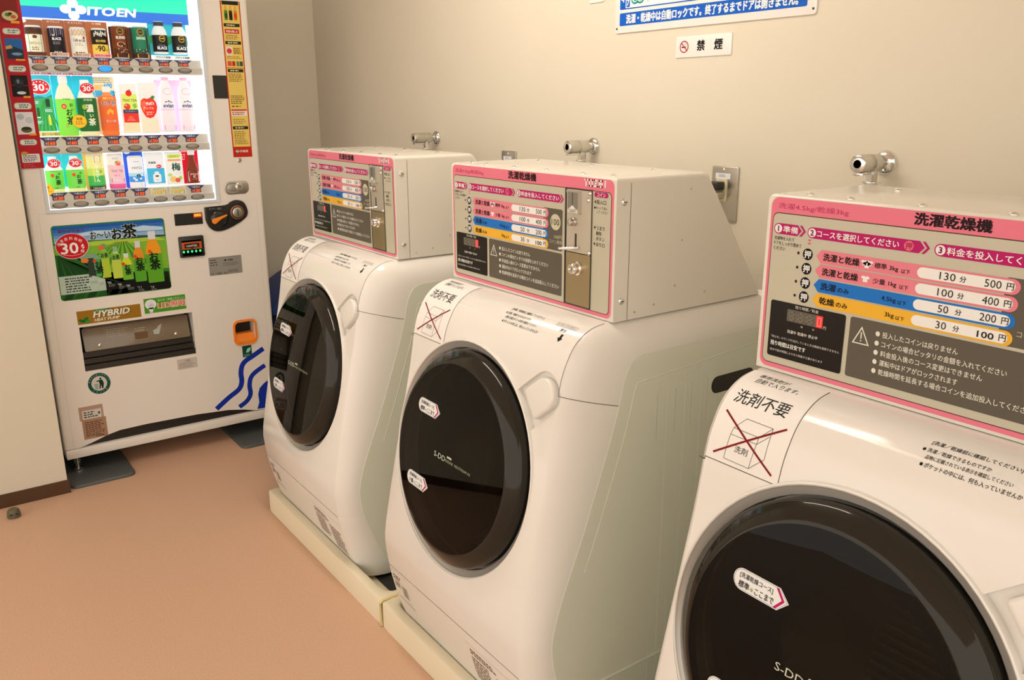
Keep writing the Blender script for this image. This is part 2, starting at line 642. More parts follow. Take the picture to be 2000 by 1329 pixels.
def washer(x0, label):
    W = empty('washing_machine', (x0, 0, 0))
    tag(W, label, 'washing machine', 'coin washer dryers along the wall')

    # --- white front shell with the door well and the handle pocket
    shell = loft_solid(0, I_SEAM, None, CF[I_SEAM][1], M_WHITE)
    c1 = MB().lathe([(.272, -.21), (.272, .08)], M_SILVER, face, n=72)
    c2 = MB().prism(capsule(.2, .392, .047), face, -.014, .08, M_WHITE2)
    me = cut(shell, [c1, c2])
    me.name = 'front_shell'
    o = bpy.data.objects.new('front_shell', me); COL.objects.link(o); o.parent = W
    fs = o
    # seams of the shell
    s = Art(lambda u, v, h: front(u, v, h), base=.3)
    def side_pt(i, k):
        return cross(i)[k]
    sm = MB()
    n9 = len(cross(3))
    def ribbon(pts, w, off):
        """thin dark gap following points on the shell"""
        nonlocal sm
        vs = []
        for i, (p, nn, tt) in enumerate(pts):
            vs += [p + nn * off - tt * w / 2, p + nn * off + tt * w / 2]
        sm.add(vs, [[2 * i, 2 * i + 1, 2 * i + 3, 2 * i + 2] for i in range(len(pts) - 1)], M_SEAM)
    # horizontal seam of the top cover round the right and left corner
    iz = min(range(len(CF)), key=lambda i: abs(CF[i][1] - .856))
    for rng in (range(n9 // 2, n9), range(0, n9 // 2)):
        row = [Vector(p) for p in cross(iz)]
        pts = []
        for k in rng:
            a = row[max(k - 1, 0)]; b = row[min(k + 1, n9 - 1)]
            tng = (b - a).normalized()
            up = (Vector(cross(iz - 1)[k]) - Vector(cross(iz + 1)[k])).normalized()
            nn = tng.cross(up).normalized()
            if nn.y > 0 and abs(nn.x) < .5:
                nn = -nn
            if (k > n9 // 2 and nn.x < -.3) or (k < n9 // 2 and nn.x > .3):
                nn = -nn
            pts.append((row[k], nn, up))
        if rng[0] == 0:
            pts.append((Vector(front(.0, -.252, 0)), pts[-1][1], pts[-1][2]))
        ribbon(pts, .0013, .0004)
        sm.build('seam', W); sm = MB()
    # crease seam on the top cover corner
    for kk, sg in ((n9 // 2, 1), (n9 // 2 - 1, -1)):
        pts = []
        for i in range(6, iz + 1):
            p = Vector(cross(i)[kk])
            q = Vector(front(p.x, -ARC[i], 1.0)) - Vector(front(p.x, -ARC[i], 0))
            pts.append((p, q.normalized(), Vector((1, 0, 0))))
        ribbon(pts, .0012, .0004)
        sm.build('seam', W); sm = MB()
    # kick plate
    kp = loft_solid(I_SEAM, len(CF) - 1, CF[I_SEAM][1] - .0015, .030, M_WHITE2).build('kick_plate', W, fix=True)
    ks = Art(front)
    ks.grid(XCA, -.877, XCB, -.8755, M_SEAM, 0, nv=1)
    ks.line((.028, -.975), (.105, -.982), .002, M_SEAM)
    for (a, b, c, d, sd) in ((.372, -1.045, .588, -.908, 3), (.018, -.97, .098, -.885, 5)):
        ks.frame([(a, b), (c, b), (c, d), (a, d)], [(a + .0007, b + .0007), (c - .0007, b + .0007), (c - .0007, d - .0007), (a + .0007, d - .0007)], 'b99a78')
        w = (c - a)
        ks.scribble(a + w * .06, d - .03, a + w * .6, d - .012, '8a6c50', 1, 2, .6, sd)
        ks.scribble(a + w * .06, b + .03, a + w * .47, d - .035, '8a6c50', 1, 8, .55, sd + 1)
        ks.scribble(a + w * .53, b + .012, a + w * .95, d - .035, '8a6c50', 1, 9, .55, sd + 2)
    ks.build('rating_print', kp)

    # --- grey side panels
    for s_, x_ in ((1, XB), (-1, XA)):
        pts = [CS[i] for i in range(len(CS))]
        P = MB()
        poly = [(y + (.0016 if i > 0 else 0), z - (.0016 if y > -.03 else 0)) for i, (y, z) in enumerate(pts)] + [(.5, .030)]
        fn = lambda u, v, h: (x_ + s_ * h, u, v)
        P.prism(poly, fn, 0, .0018, M_GREY)
        # pressed beads
        ins = [(y + .03, z - .03) for y, z in CS[8:40:2]]
        P.tube([fn(u, v, .0012) for u, v in [(.45, .885)] + ins[4:]], .0016, M_GREY, n=6)
        for y_, t_ in ((.10, .85), (.155, .855), (.205, .86), (.255, .86), (.31, .775), (.36, .775)):
            P.tube([fn(y_ + .012, .12, .0010), fn(y_ + .006, t_ - .03, .0010), fn(y_ + .012, t_ - .004, .0010), fn(y_ + .03, t_, .0010), fn(y_ + .036, t_ - .02, .001), fn(y_ + .038, .12, .001)], .0012, M_GREY, n=6)
        P.tube([fn(-.05, .178, .001), fn(.05, .176, .001), fn(.45, .176, .001)], .004, M_GREY, n=6)
        # grip slot
        P.prism(rrect(.275, .785, .42, .825, .019), fn, .0015, .0022, M_DARK)
        P.build('side_panel', W, fix=False)
    MB().box((.02, -.125, .0162), (.750, .44, .0215), M_BLACK, .002, 2).build('shadow_mat', W)  # black slab: dark mat with the shadow under the washer put into it
    # --- feet
    for fx in (.05, .55):
        for fy in (-.06, .42):
            MB().lathe([(.018, .0213), (.020, .0235), (.017, .030)], M_WHITE2, lambda a, b, h: (fx + a, fy + b, h), n=16).build('foot', W)

    # --- door
    ring = MB()
    ring.lathe([(.2745, -.030), (.2745, -.001), (.2735, .0020), (.2710, .0028), (.2690, .0012)], M_WHITE, face, n=72, caps=False)
    ring.lathe([(.2690, .0012), (.2660, -.003), (.2550, -.010), (.2535, -.034)], M_SILVER, face, n=72, caps=False)
    ring.build('door_ring', W, sharp=50)
    tub = MB()
    tub.lathe([(.2710, -.032), (.235, -.034), (.205, -.05), (.205, -.195), (.0, -.195)], mat('drum_steel', (.22, .21, .19), rough=.4, metal=.3), face, n=64, caps=False, mats=[M_SILVER, M_BLACK, mat('drum_steel', (.1, .1, .1)), mat('drum_steel', (.1, .1, .1))])
    for k in range(11):
        bb = -.10 + k * .017
        tub.tube([face(-.02 + bb * .15, bb, -.19), face(.14 + bb * .15, bb, -.19)], .004, mat('drum_rib', (.55, .52, .42), rough=.5), n=6)
    tub.build('drum', W)
    rim = MB()
    rim.lathe([(.236, -.028), (.2485, -.026), (.2510, .002), (.2490, .010), (.2455, .0145), (.2235, .0270), (.2195, .0285), (.2165, .0285), (.2160, .026)], M_SMOKE, face, n=80, caps=False)
    door = rim.build('door', W, sharp=28)
    g = MB()
    g.lathe([(.2165, .0280), (.17, .0295), (.11, .0309), (.05, .0316), (.0, .0318)], M_GLASSD, face, n=64, caps=False)
    g.build('door_glass', door)
    b = MB()
    b.lathe([(.209, .02), (.192, .012), (.176, -.004), (.170, -.03), (.160, -.07), (.135, -.105), (.09, -.128), (.04, -.137), (.0, -.139)], M_BOWL, face, n=64, caps=False)
    b.build('glass_bowl', door)
    dome = lambda r: .0282 + .0037 * (1 - min(1, r / .2165) ** 2)
    gf = lambda u, v, h: face(u, v, dome(math.hypot(u, v)) + h)
    for cx, cz, t2 in ((-.101, .090, '標準'), (-.110, -.094, '少量')):
        A = Art(gf, base=2)
        L, H = .100, .034
        def shp(d):
            return ellipse(cx - L / 2 + H / 2, cz, H / 2 - d, H / 2 - d, 10, 0, math.pi / 2, 1.5 * math.pi) + [(cx + L / 2 - H * .52, cz - H / 2 + d), (cx + L / 2 - d * 1.5, cz), (cx + L / 2 - H * .52, cz + H / 2 - d)]
        A.poly(shp(0), 'f6ebe0', 0)
        A.frame(shp(.0014), shp(.0019), '6a5070', 1)
        x1 = cx + L / 2 - H * .55
        A.poly([(x1 - .006, cz + H / 2 - .002), (x1 - .001, cz + H / 2 - .002), (x1 + .0115, cz), (x1 - .001, cz - H / 2 + .002), (x1 - .006, cz - H / 2 + .002), (x1 + .0065, cz)], 'c8206a', 1)
        A.text('[洗濯乾燥コース]', cx - L / 2 + .011, cz + .0015, .0095, '30242a', 1, w=.060, bold=.012)
        A.text(t2, cx - L / 2 + .011, cz - .0125, .0105, '30242a', 1, w=.020, bold=.016)
        A.ell(cx - L / 2 + .0355, cz - .0085, .0026, .003, 'b9b48a', 1, 10)
        A.text('ここまで', cx - L / 2 + .041, cz - .0125, .0100, '30242a', 1, w=.034, bold=.014)
        A.build('sticker', door)
    A = Art(gf, base=1)
    A.text('S-DD', -.052, -.010, .0125, 'd8d0b4', 1, w=.048)
    A.text('ENGINE  NEOSTREAM 4.0', -.001, -.0085, .0065, 'b0a888', 1, w=.100)
    A.rect(.002, .002, .022, .0065, 'cfc7a8', 1, r=.002)
    A.build('door_lettering', door)
    # --- handle
    hd = flat_shape(capsule(.292, .378, .0345, r0=.008), face, -.0135, .0025, M_WHITE, .006, 4)
    hd.build('door_handle', W)

    # --- prints on the shell
    A = Art(front)
    A.text('[洗濯／乾燥前に確認してください]', .337, -.1125, .0085, '2c2620', 0, w=.114, bold=.012, cuts=4)
    A.ell(.333, -.1225, .0022, .0026, '1c1814', 0, 12)
    A.text('洗濯／乾燥できるものですか', .3375, -.1255, .0070, '2c2620', 0, w=.082, bold=.01, cuts=4)
    A.text('品物に記載されている表示を確認してください', .3400, -.1365, .0066, '2c2620', 0, w=.110, bold=.01, cuts=4)
    A.ell(.340, -.1455, .0022, .0026, '1c1814', 0, 12)
    A.text('ポケットの中には、何も入っていませんか', .3440, -.1490, .0075, '2c2620', 0, w=.122, bold=.012, cuts=4)
    A.build('notice_print', fs)
    A = Art(front)
    A.rframe(.496, -.1145, .560, -.1045, .0005, '50463c', 0, r=.001)
    A.text('ドアオープンボタン', .500, -.1130, .0070, '3c342c', 0, w=.056, cuts=4)
    A.text('押す', .520, -.1275, .0095, '1c1814', 0, w=.019, bold=.02, cuts=4)
    A.poly([(.5335, -.1320), (.5405, -.1320), (.5405, -.1415), (.5450, -.1415), (.537, -.1510), (.529, -.1415), (.5335, -.1415)], '14100c', 0)
    A.build('button_print', fs)
    # --- paper notice
    N = Art(front, base=2)
    M_PAPER = mat('white_paper', (.84, .83, .81), rough=.55, spec=.3)
    N.grid(.012, -.247, .152, -.066, M_PAPER, 0, nu=1, nv=24)
    N.mb.add([front(.012, -.247, .0001), front(.152, -.247, .0001), front(.152, -.247, .0007), front(.012, -.247, .0007)], [[0, 1, 2, 3]], M_PAPER)
    N.grid(.012, -.2485, .152, -.2472, M_SEAM, -1, nv=1)
    N.grid(.1522, -.247, .1532, -.066, M_SEAM, -1, nv=24)
    N.text('専用洗剤が', .034, -.086, .011, '2a2622', 1, w=.056, shear=.15, cuts=6)
    N.text('自動で入ります。', .038, -.101, .012, '2a2622', 1, w=.080, shear=.1, cuts=6)
    N.text('洗剤不要', .028, -.148, .026, '14100e', 1, w=.100, bold=.006, cuts=14)
    bx = {'a': (.068, -.168), 'b': (.118, -.169), 'c': (.051, -.188), 'd': (.100, -.189), 'e': (.0495, -.199), 'f': (.100, -.200), 'g': (.048, -.239), 'h': (.097, -.240), 'i': (.1205, -.218), 'k': (.1175, -.182)}
    for p, q in ('ab', 'ac', 'cd', 'bd', 'ce', 'df', 'ef', 'eg', 'gh', 'fh', 'hi', 'bi', 'fk'):
        N.line(bx[p], bx[q], .0007, '1c1814', 1, n=8)
    N.text('洗剤', .064, -.224, .0115, '14100e', 1, w=.025, cuts=5)
    N.line((.026, -.165), (.139, -.237), .0032, '8c0f14', 2, n=14)
    N.line((.026, -.236), (.140, -.163), .0032, '8c0f14', 2, n=14)
    N.build('paper_notice', W)

    # --- coin box on top
    BZ = .9862
    casing = MB()
    B = bmesh.new()
    prof = [(0.001, BZ), (0.001, BZ + .287), (.262, BZ + .287), (.465, BZ)]
    va = [B.verts.new((0, y, z)) for y, z in prof]
    fa = B.faces.new(va)
    r_ = bmesh.ops.extrude_face_region(B, geom=[fa])
    for g_ in r_['geom']:
        if isinstance(g_, bmesh.types.BMVert):
            g_.co.x = .6
    ed = [e for e in B.edges if max(v.co.z for v in e.verts) > BZ + .2 and not (abs(e.verts[0].co.y - .001) < 1e-6 and abs(e.verts[1].co.y - .001) < 1e-6 and abs(e.verts[0].co.x - e.verts[1].co.x) < 1e-6)]
    bmesh.ops.bevel(B, geom=ed, offset=.010, segments=4, affect='EDGES', profile=.5)
    bmesh.ops.recalc_face_normals(B, faces=B.faces[:])
    casing.bm(B, M_CASE, True)
    cas = casing.build('coin_box', W, sharp=35)
    sd = Art(lambda u, v, h: (.600 + h, u, BZ + v))
    sd.rect(.0385, .0, .0397, .276, M_SEAM)
    for y_, z_ in ((.21, .245), (.19, .14), (.175, .045), (.115, .012), (.06, .004), (.27, .02)):
        MB().lathe([(.0025, -.0004), (.0022, .0006), (0, .0009)], M_STEEL, lambda a, b, h: (.600 + h, y_ + a, BZ + z_ + .01 + b), n=10).build('rivet', cas)
    sd.build('casing_seam', cas)
    for y_, z_ in ((.021, .240), (.021, .042)):
        k = MB().lathe([(.0075, -.001), (.0075, .0015), (.0055, .0035), (.002, .0042), (0, .0038)], M_CHROME, lambda a, b, h: (.600 + h, y_ + a, BZ + z_ + b), n=18)
        k.box((.6036, y_ - .0045, BZ + z_ - .0008), (.6046, y_ + .0045, BZ + z_ + .0008), M_DARK)
        k.build('screw', cas)
    for x_, y_ in ((.055, .03), (.13, .02), (.24, .02), (.36, .02), (.48, .02), (.56, .03), (.10, .2), (.30, .2), (.50, .2)):
        MB().lathe([(.0065, -.001), (.0065, .001), (.004, .0034), (0, .004)], M_CHROME, lambda a, b, h: (x_ + a, y_ + b, BZ + .287 + h), n=14).build('screw', cas)

    # printed control panel
    pf = lambda u, v, h: (u, .001 - h, .985 + v)
    A = Art(pf, base=0)
    o_ = rrect(.006, .006, .593, .2835, .014)
    A.rect(.006, .006, .593, .2835, 'f0848e', 1, r=.014)
    A.rect(.0105, .0135, .587, .2595, '5a3a30', 2, r=.010)
    A.rect(.0118, .0148, .5857, .2582, mat('panel_beige', alb('cdbfa2'), rough=.3), 3, r=.009)
    L = 4
    A.text('洗濯4.5kg/乾燥3kg', .019, .2645, .0105, 'd0386e', 2, w=.123)
    A.text('洗濯乾燥機', .242, .2645, .0165, '2a1418', 2, w=.103, bold=.04)
    # maker's lettering, built of square strokes
    tx, tz, th, tw, st = .504, .2665, .0145, .0115, .0035
    def bars(x, segs):
        for a, b, c, d in segs:
            A.rect(x + a * tw, tz + b * th, x + c * tw, tz + d * th, 'f8ece4', 2)
    k = st / tw; kz = st / th
    bars(tx, [(0, 1 - kz, 1, 1), (.5 - k / 2, 0, .5 + k / 2, 1)])
    bars(tx + .0145, [(0, 0, k, 1), (1 - k, 0, 1, 1), (0, 0, 1, kz), (0, 1 - kz, 1, 1)])
    bars(tx + .029, [(0, 1 - kz, 1, 1), (0, .5 - kz / 2, 1, .5 + kz / 2), (0, 0, 1, kz), (0, .5, k, 1), (1 - k, 0, 1, .5)])
    bars(tx + .0435, [(0, 0, k, 1), (0, 1 - kz, 1.05, 1), (0, 0, 1.05, kz), (.35, .5 - kz / 2, 1.05, .5 + kz / 2), (1.05 - k, 0, 1.05, .28), (1.05 - k, .72, 1.05, 1)])
    bars(tx + .0585, [(.2, 0, .2 + k, 1)])
    # step arrows
    def arrow(x0_, x1_, n_, txt, wtxt):
        zc, hh = .2345, .0085
        A.poly(ellipse(x0_ + hh, zc, hh, hh, 8, 0, math.pi / 2, 1.5 * math.pi) + [(x1_ - .015, zc - hh), (x1_ - .0075, zc), (x1_ - .015, zc + hh)], 'c4206a', L)
        A.poly([(x1_ - .0115, zc + hh), (x1_ - .0072, zc + hh), (x1_, zc), (x1_ - .0072, zc - hh), (x1_ - .0115, zc - hh), (x1_ - .0043, zc)], 'c4206a', L)
        A.ell(x0_ + hh, zc, .0068, .0068, 'f6e8e0', L + 1, 20)
        A.text(n_, x0_ + hh, zc - .0042, .0084, '8a1848', L + 2, anchor='c', bold=.03)
        A.text(txt, x0_ + .0175, zc - .0052, .0104, 'f8eee6', L + 1, w=wtxt, bold=.018)
    arrow(.0145, .073, '1', '準備', .027)
    arrow(.076, .269, '2', 'コースを選択してください', .131)
    A.ell(.239, .2345, .0070, .0070, 'f07a86', L + 1, 20)
    A.text('押', .239, .2297, .0096, 'b01850', L + 2, anchor='c', bold=.01)
    arrow(.275, .4405, '3', '料金を投入してください', .133)
    for i, t_ in enumerate(('洗濯物を入れて', 'ドアをしっかり閉めて', 'ください')):
        A.text(t_, .0165, .2165 - i * .0080, .0058, '3a3026', L, w=(.037, .051, .022)[i], bold=.008)
    for z_ in (.2215, .2165):
        A.poly([(.0775, z_ + .002), (.0845, z_ + .002), (.081, z_ - .001)], 'e0607a', L)
    rows = [('ef8a90', '洗濯と乾燥', .060, '標準 3kg', '130', '500', .2005), ('ef8a90', '洗濯と乾燥', .060, '少量 1kg', '100', '400', .1780),
            ('2a7cc0', '洗濯', .026, '4.5kg', '50', '200', .1555), ('f5b83c', '乾燥', .026, '3kg', '30', '100', .1330)]
    A.rect(.372, .1235, .4375, .2120, '6e6252', L, r=.004)
    for i, (cc, t1, w1, t2, mn, yen, z_) in enumerate(rows):
        hh = .0102
        tipx = .0955
        right = ellipse(.3905 - hh, z_, hh, hh, 10, 0, -math.pi / 2, math.pi / 2)
        A.poly([(tipx, z_), (tipx + .0085, z_ - hh)] + right + [(tipx + .0085, z_ + hh)], cc, L + 1)
        A.poly(ellipse(.2555 + .0075, z_, .0075, .0075, 10, 0, math.pi / 2, 1.5 * math.pi) + ellipse(.3845 - .0075, z_, .0075, .0075, 10, 0, -math.pi / 2, math.pi / 2), 'f8ece0', L + 2)
        ink = '24180f' if i != 2 else '10203c'
        A.text(t1, .108, z_ - .0055, .0110, ink, L + 2, w=w1, bold=.028)
        if i > 1:
            A.text('のみ', .137, z_ - .0050, .0075, ink, L + 2, w=.019, bold=.02, cuts=4)
            A.text(t2, .242 - .012, z_ - .0055, .0085, ink, L + 2, anchor='r', w=.022 if i == 2 else .014, bold=.012)
        else:
            A.text(t2, .192, z_ - .0055, .0095, ink, L + 2, w=.036, bold=.015)
            # garment pictogram
            def shirt(cx, cz, k_):
                A.poly([(cx - .004 * k_, cz - .005 * k_), (cx + .004 * k_, cz - .005 * k_), (cx + .004 * k_, cz + .001 * k_), (cx + .0065 * k_, cz), (cx + .0075 * k_, cz + .0035 * k_), (cx + .003 * k_, cz + .0055 * k_), (cx, cz + .004 * k_), (cx - .003 * k_, cz + .0055 * k_), (cx - .0075 * k_, cz + .0035 * k_), (cx - .0065 * k_, cz), (cx - .004 * k_, cz + .001 * k_)], 'f8ece4', L + 2)
            if i == 0:
                shirt(.176, z_ + .001, .75); shirt(.184, z_ + .001, .75); shirt(.180, z_ - .002, .85)
            else:
                shirt(.180, z_, .9)
        A.text('以下', .2325, z_ - .0055, .0060, ink, L + 2, w=.013, bold=.012)
        A.text(mn, .298, z_ - .0052, .0104, '2c241c', L + 3, anchor='c', w=.0072 * len(mn))
        A.text('分', .3145, z_ - .0045, .0080, '2c241c', L + 3, bold=.015)
        A.text(yen, .357, z_ - .0052, .0104 if yen != '100' or i != 3 else .0085, '2c241c', L + 3, anchor='c', w=.021, bold=0 if i != 3 else .02)
        A.text('円', .374, z_ - .0045, .0088, '2c241c', L + 3, bold=.015)
        # push buttons printed with their lamp dot
        A.ell(.080, z_, .0088, .0092, '14100e', L, 24)
        A.text('押', .080, z_ - .0058, .0116, 'f4e8dc', L + 1, anchor='c', bold=.03)
        A.ell(.0632, z_, .0022, .0024, '3a2c22', L, 12)
    A.ell(.4145, .184, .0172, .0172, 'd6c8a6', L + 1, 32)
    A.text('100', .4145, .1775, .0130, '3a3026', L + 2, anchor='c', w=.026)
    A.text('100円', .4365, .1485, .0085, 'd6c8a6', L + 1, anchor='r', w=.026)
    A.text('コイン専用', .4365, .1375, .0085, 'd6c8a6', L + 1, anchor='r', w=.042)
    # warnings
    A.rect(.1635, .0265, .4375, .1190, '6e6252', L, r=.004)
    A.frame([(.1695, .080), (.1975, .080), (.1835, .1075)], [(.1725, .0817), (.1945, .0817), (.1835, .1035)], 'efe2ca', L + 1)
    A.rect(.1825, .0885, .1845, .0985, 'efe2ca', L + 1); A.rect(.1825, .0845, .1845, .0867, 'efe2ca', L + 1)
    for i, (t_, w_) in enumerate((('投入したコインは戻りません', .109), ('コインの場合ピッタリの金額を入れてください', .174), ('料金投入後のコース変更はできません', .145), ('運転中はドアがロックされます', .114), ('乾燥時間を延長する場合コインを追加投入してください', .212))):
        z_ = .1015 - i * .0140
        A.ell(.2090, z_, .0034, .0038, 'efe2ca', L + 1, 14)
        A.text(t_, .2165, z_ - .0045, .0090, 'efe2ca', L + 1, w=w_, bold=.008)
    # coin legend
    A.rect(.5365, .2475, .5775, .2575, 'c4206a', L, r=.0049)
    A.text('コイン', .557, .2490, .0070, 'f8ece4', L + 1, anchor='c', w=.025, bold=.02)
    def tri(z_):
        A.poly([(.5365, z_ + .0035), (.5415, z_ + .0070), (.5415, z_)], '3a342a', L)
    tri(.2345)
    A.text('投入口', .5435, .2340, .0085, '2a241c', L, w=.028, bold=.012)
    A.ell(.5385, .2265, .0021, .0024, '2a241c', L, 10)
    A.text('ゆっくり投入', .5420, .2240, .0055, '2a241c', L, w=.034)
    A.text('してください', .5450, .2160, .0055, '2a241c', L, w=.032)
    tri(.1835)
    A.text('つまり', .5440, .1825, .0080, '2a241c', L, w=.025, bold=.008)
    A.text('解除', .5440, .1720, .0080, '2a241c', L, w=.016, bold=.008)
    A.text('ボタン', .5440, .1610, .0080, '2a241c', L, w=.025, bold=.008)
    tri(.1505)
    A.text('戻り口', .5440, .1495, .0080, '2a241c', L, w=.026, bold=.008)
    A.build('control_panel', W)
    # time display
    D = Art(pf, base=5)
    D.rect(.0205, .0260, .1560, .1190, mat('display_black', (.010, .009, .008), rough=.25, spec=.2), 0, r=.004)
    D.text('残り時間／料金', .0880, .1115, .0055, 'e8dcc8', 1, anchor='c', w=.042)
    D.rect(.0530, .0895, .1060, .1090, mat('display_window', (.10, .095, .075), rough=.25), 1, r=.001)
    seg = mat('unlit_segment', (.17, .155, .115), rough=.4)
    for k_ in range(3):
        x_ = .056 + k_ * .0165
        for a, b, c, d in ((.0, 0, .0025, .015), (.0085, 0, .011, .015), (0, 0, .011, .002), (0, .0065, .011, .0085), (0, .013, .011, .015)):
            D.rect(x_ + a, .0915 + b, x_ + c, .0915 + d, seg, 2)
    D.rect(.1060, .0895, .1180, .1090, glow('e8282c', .9), 1, r=.001)
    for a, b, c, d in ((.0, 0, .002, .015), (.0055, 0, .0075, .015), (0, 0, .0075, .002), (0, .013, .0075, .015)):
        D.rect(.1082 + a, .0915 + b, .1082 + c, .0915 + d, glow('ff5a4a', 1.5), 2)
    D.text('円', .1195, .0890, .0050, 'e8dcc8', 1)
    D.text('時', .0800, .0830, .0035, 'e8dcc8', 1); D.text('分', .1010, .0830, .0035, 'e8dcc8', 1)
    for k_ in range(3):
        D.ell(.064 + k_ * .0195, .0790, .0016, .0016, '4a2018', 1, 10)
        D.text(('洗濯中', '乾燥中', '停止中')[k_], .064 + k_ * .0195, .0700, .0055, 'e8dcc8', 1, anchor='c', w=.0165, bold=.01)
    D.text('「停止中」のランプが点灯しているときは機械を使用できません', .0260, .0570, .0042, 'e0d4c0', 1, w=.125)
    D.text('残り時間は目安です', .0260, .0445, .0080, 'f0e4d0', 1, w=.066, bold=.02)
    D.text('給水や脱水時間により多少前後する事があります', .0260, .0350, .0042, 'e0d4c0', 1, w=.098)
    D.build('time_display', W)
    # coin mechanism
    cm = MB()
    cm.prism([(.4465, .0155), (.5315, .0155), (.5315, .2600), (.4465, .2600)], pf, .0012, .0022, M_BLACK)
    mech = cm.build('coin_mechanism', W)
    pl = MB()
    pl.prism(rrect(.4545, .1290, .5305, .2575, .001), pf, .002, .0035, mat('pale_steel', (.60, .57, .49), rough=.38, metal=.75))
    pl.build('coin_plate', mech)
    fl = MB()
    fl.prism(rrect(.4545, .0180, .5305, .1272, .001), pf, .002, .0040, mat('bronze_steel', (.40, .335, .20), rough=.33, metal=.85))
    fl.build('cash_door', mech)
    sl = MB()
    sl.prism(rrect(.4610, .2090, .4995, .2550, .0015), pf, .0035, .0095, M_STEEL)
    sl.prism(rrect(.4648, .2200, .4955, .2525, .001), pf, .0095, .0102, mat('dark_slot_steel', (.30, .30, .28), rough=.3, metal=.8))  # darker steel plate around the coin slot
    sl.prism(rrect(.4788, .2240, .4805, .2520, .0003), pf, .0102, .0105, M_DARK)
    sl.prism([(.4690, .2185), (.4905, .2185), (.4797, .2265)], pf, .0102, .0108, pr('f0e6d8'))
    sl.prism(rrect(.4650, .2105, .4955, .2170, .0005), pf, .0095, .0100, pr('e8dcc6'))
    Art(lambda u, v, h: pf(u, v, .0100 + h), sl).text('100円', .4800, .2113, .0048, '4a4034', 0, anchor='c', w=.018)
    sl.build('coin_slot', mech)
    MB().lathe([(.0095, .0035), (.0095, .006), (.0078, .008), (.0078, .014), (.0066, .0165), (0, .0172)], M_STEEL, lambda a, b, h: pf(.4765 + a, .1915 + b, h), n=24).build('release_button', mech)
    for x_, z_ in ((.5215, .2395), (.5255, .2530), (.5265, .1330), (.4580, .2530)):
        MB().lathe([(.0052, .0035), (.0052, .0045), (.003, .0065), (0, .007)], M_CHROME, lambda a, b, h: pf(x_ + a, z_ + b, h), n=14).build('rivet', mech)
    lv = MB()
    lv.prism(rrect(.4815, .1385, .4868, .1680, .0005), pf, .0035, .0038, M_DARK)
    lv.tube([pf(.4950, .1405, .006), pf(.4890, .1395, .016), pf(.4740, .1378, .022), pf(.4560, .1358, .024)], [.0026, .0030, .0033, .0036], M_CHROME, n=10)
    lv.build('return_lever', mech)
    lk = MB()
    lk.lathe([(.0150, .004), (.0150, .006), (.0120, .009), (.0120, .018), (.0100, .021), (.0072, .021), (.0070, .019), (0, .019)], M_CHROME, lambda a, b, h: pf(.4905 + a, .0965 + b, h), n=28)
    lk.prism(rrect(.4897, .0925, .4913, .1005, .0002), pf, .0191, .0194, M_DARK)
    lk.build('lock', mech)
    return W

PITCH1, PITCH2 = .89484, 1.84884
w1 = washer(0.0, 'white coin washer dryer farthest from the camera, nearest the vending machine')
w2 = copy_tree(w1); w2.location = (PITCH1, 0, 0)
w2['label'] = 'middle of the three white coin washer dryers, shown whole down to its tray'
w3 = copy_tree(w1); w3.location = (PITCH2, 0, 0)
w3['label'] = 'nearest white coin washer dryer, cut off by the right picture edge'

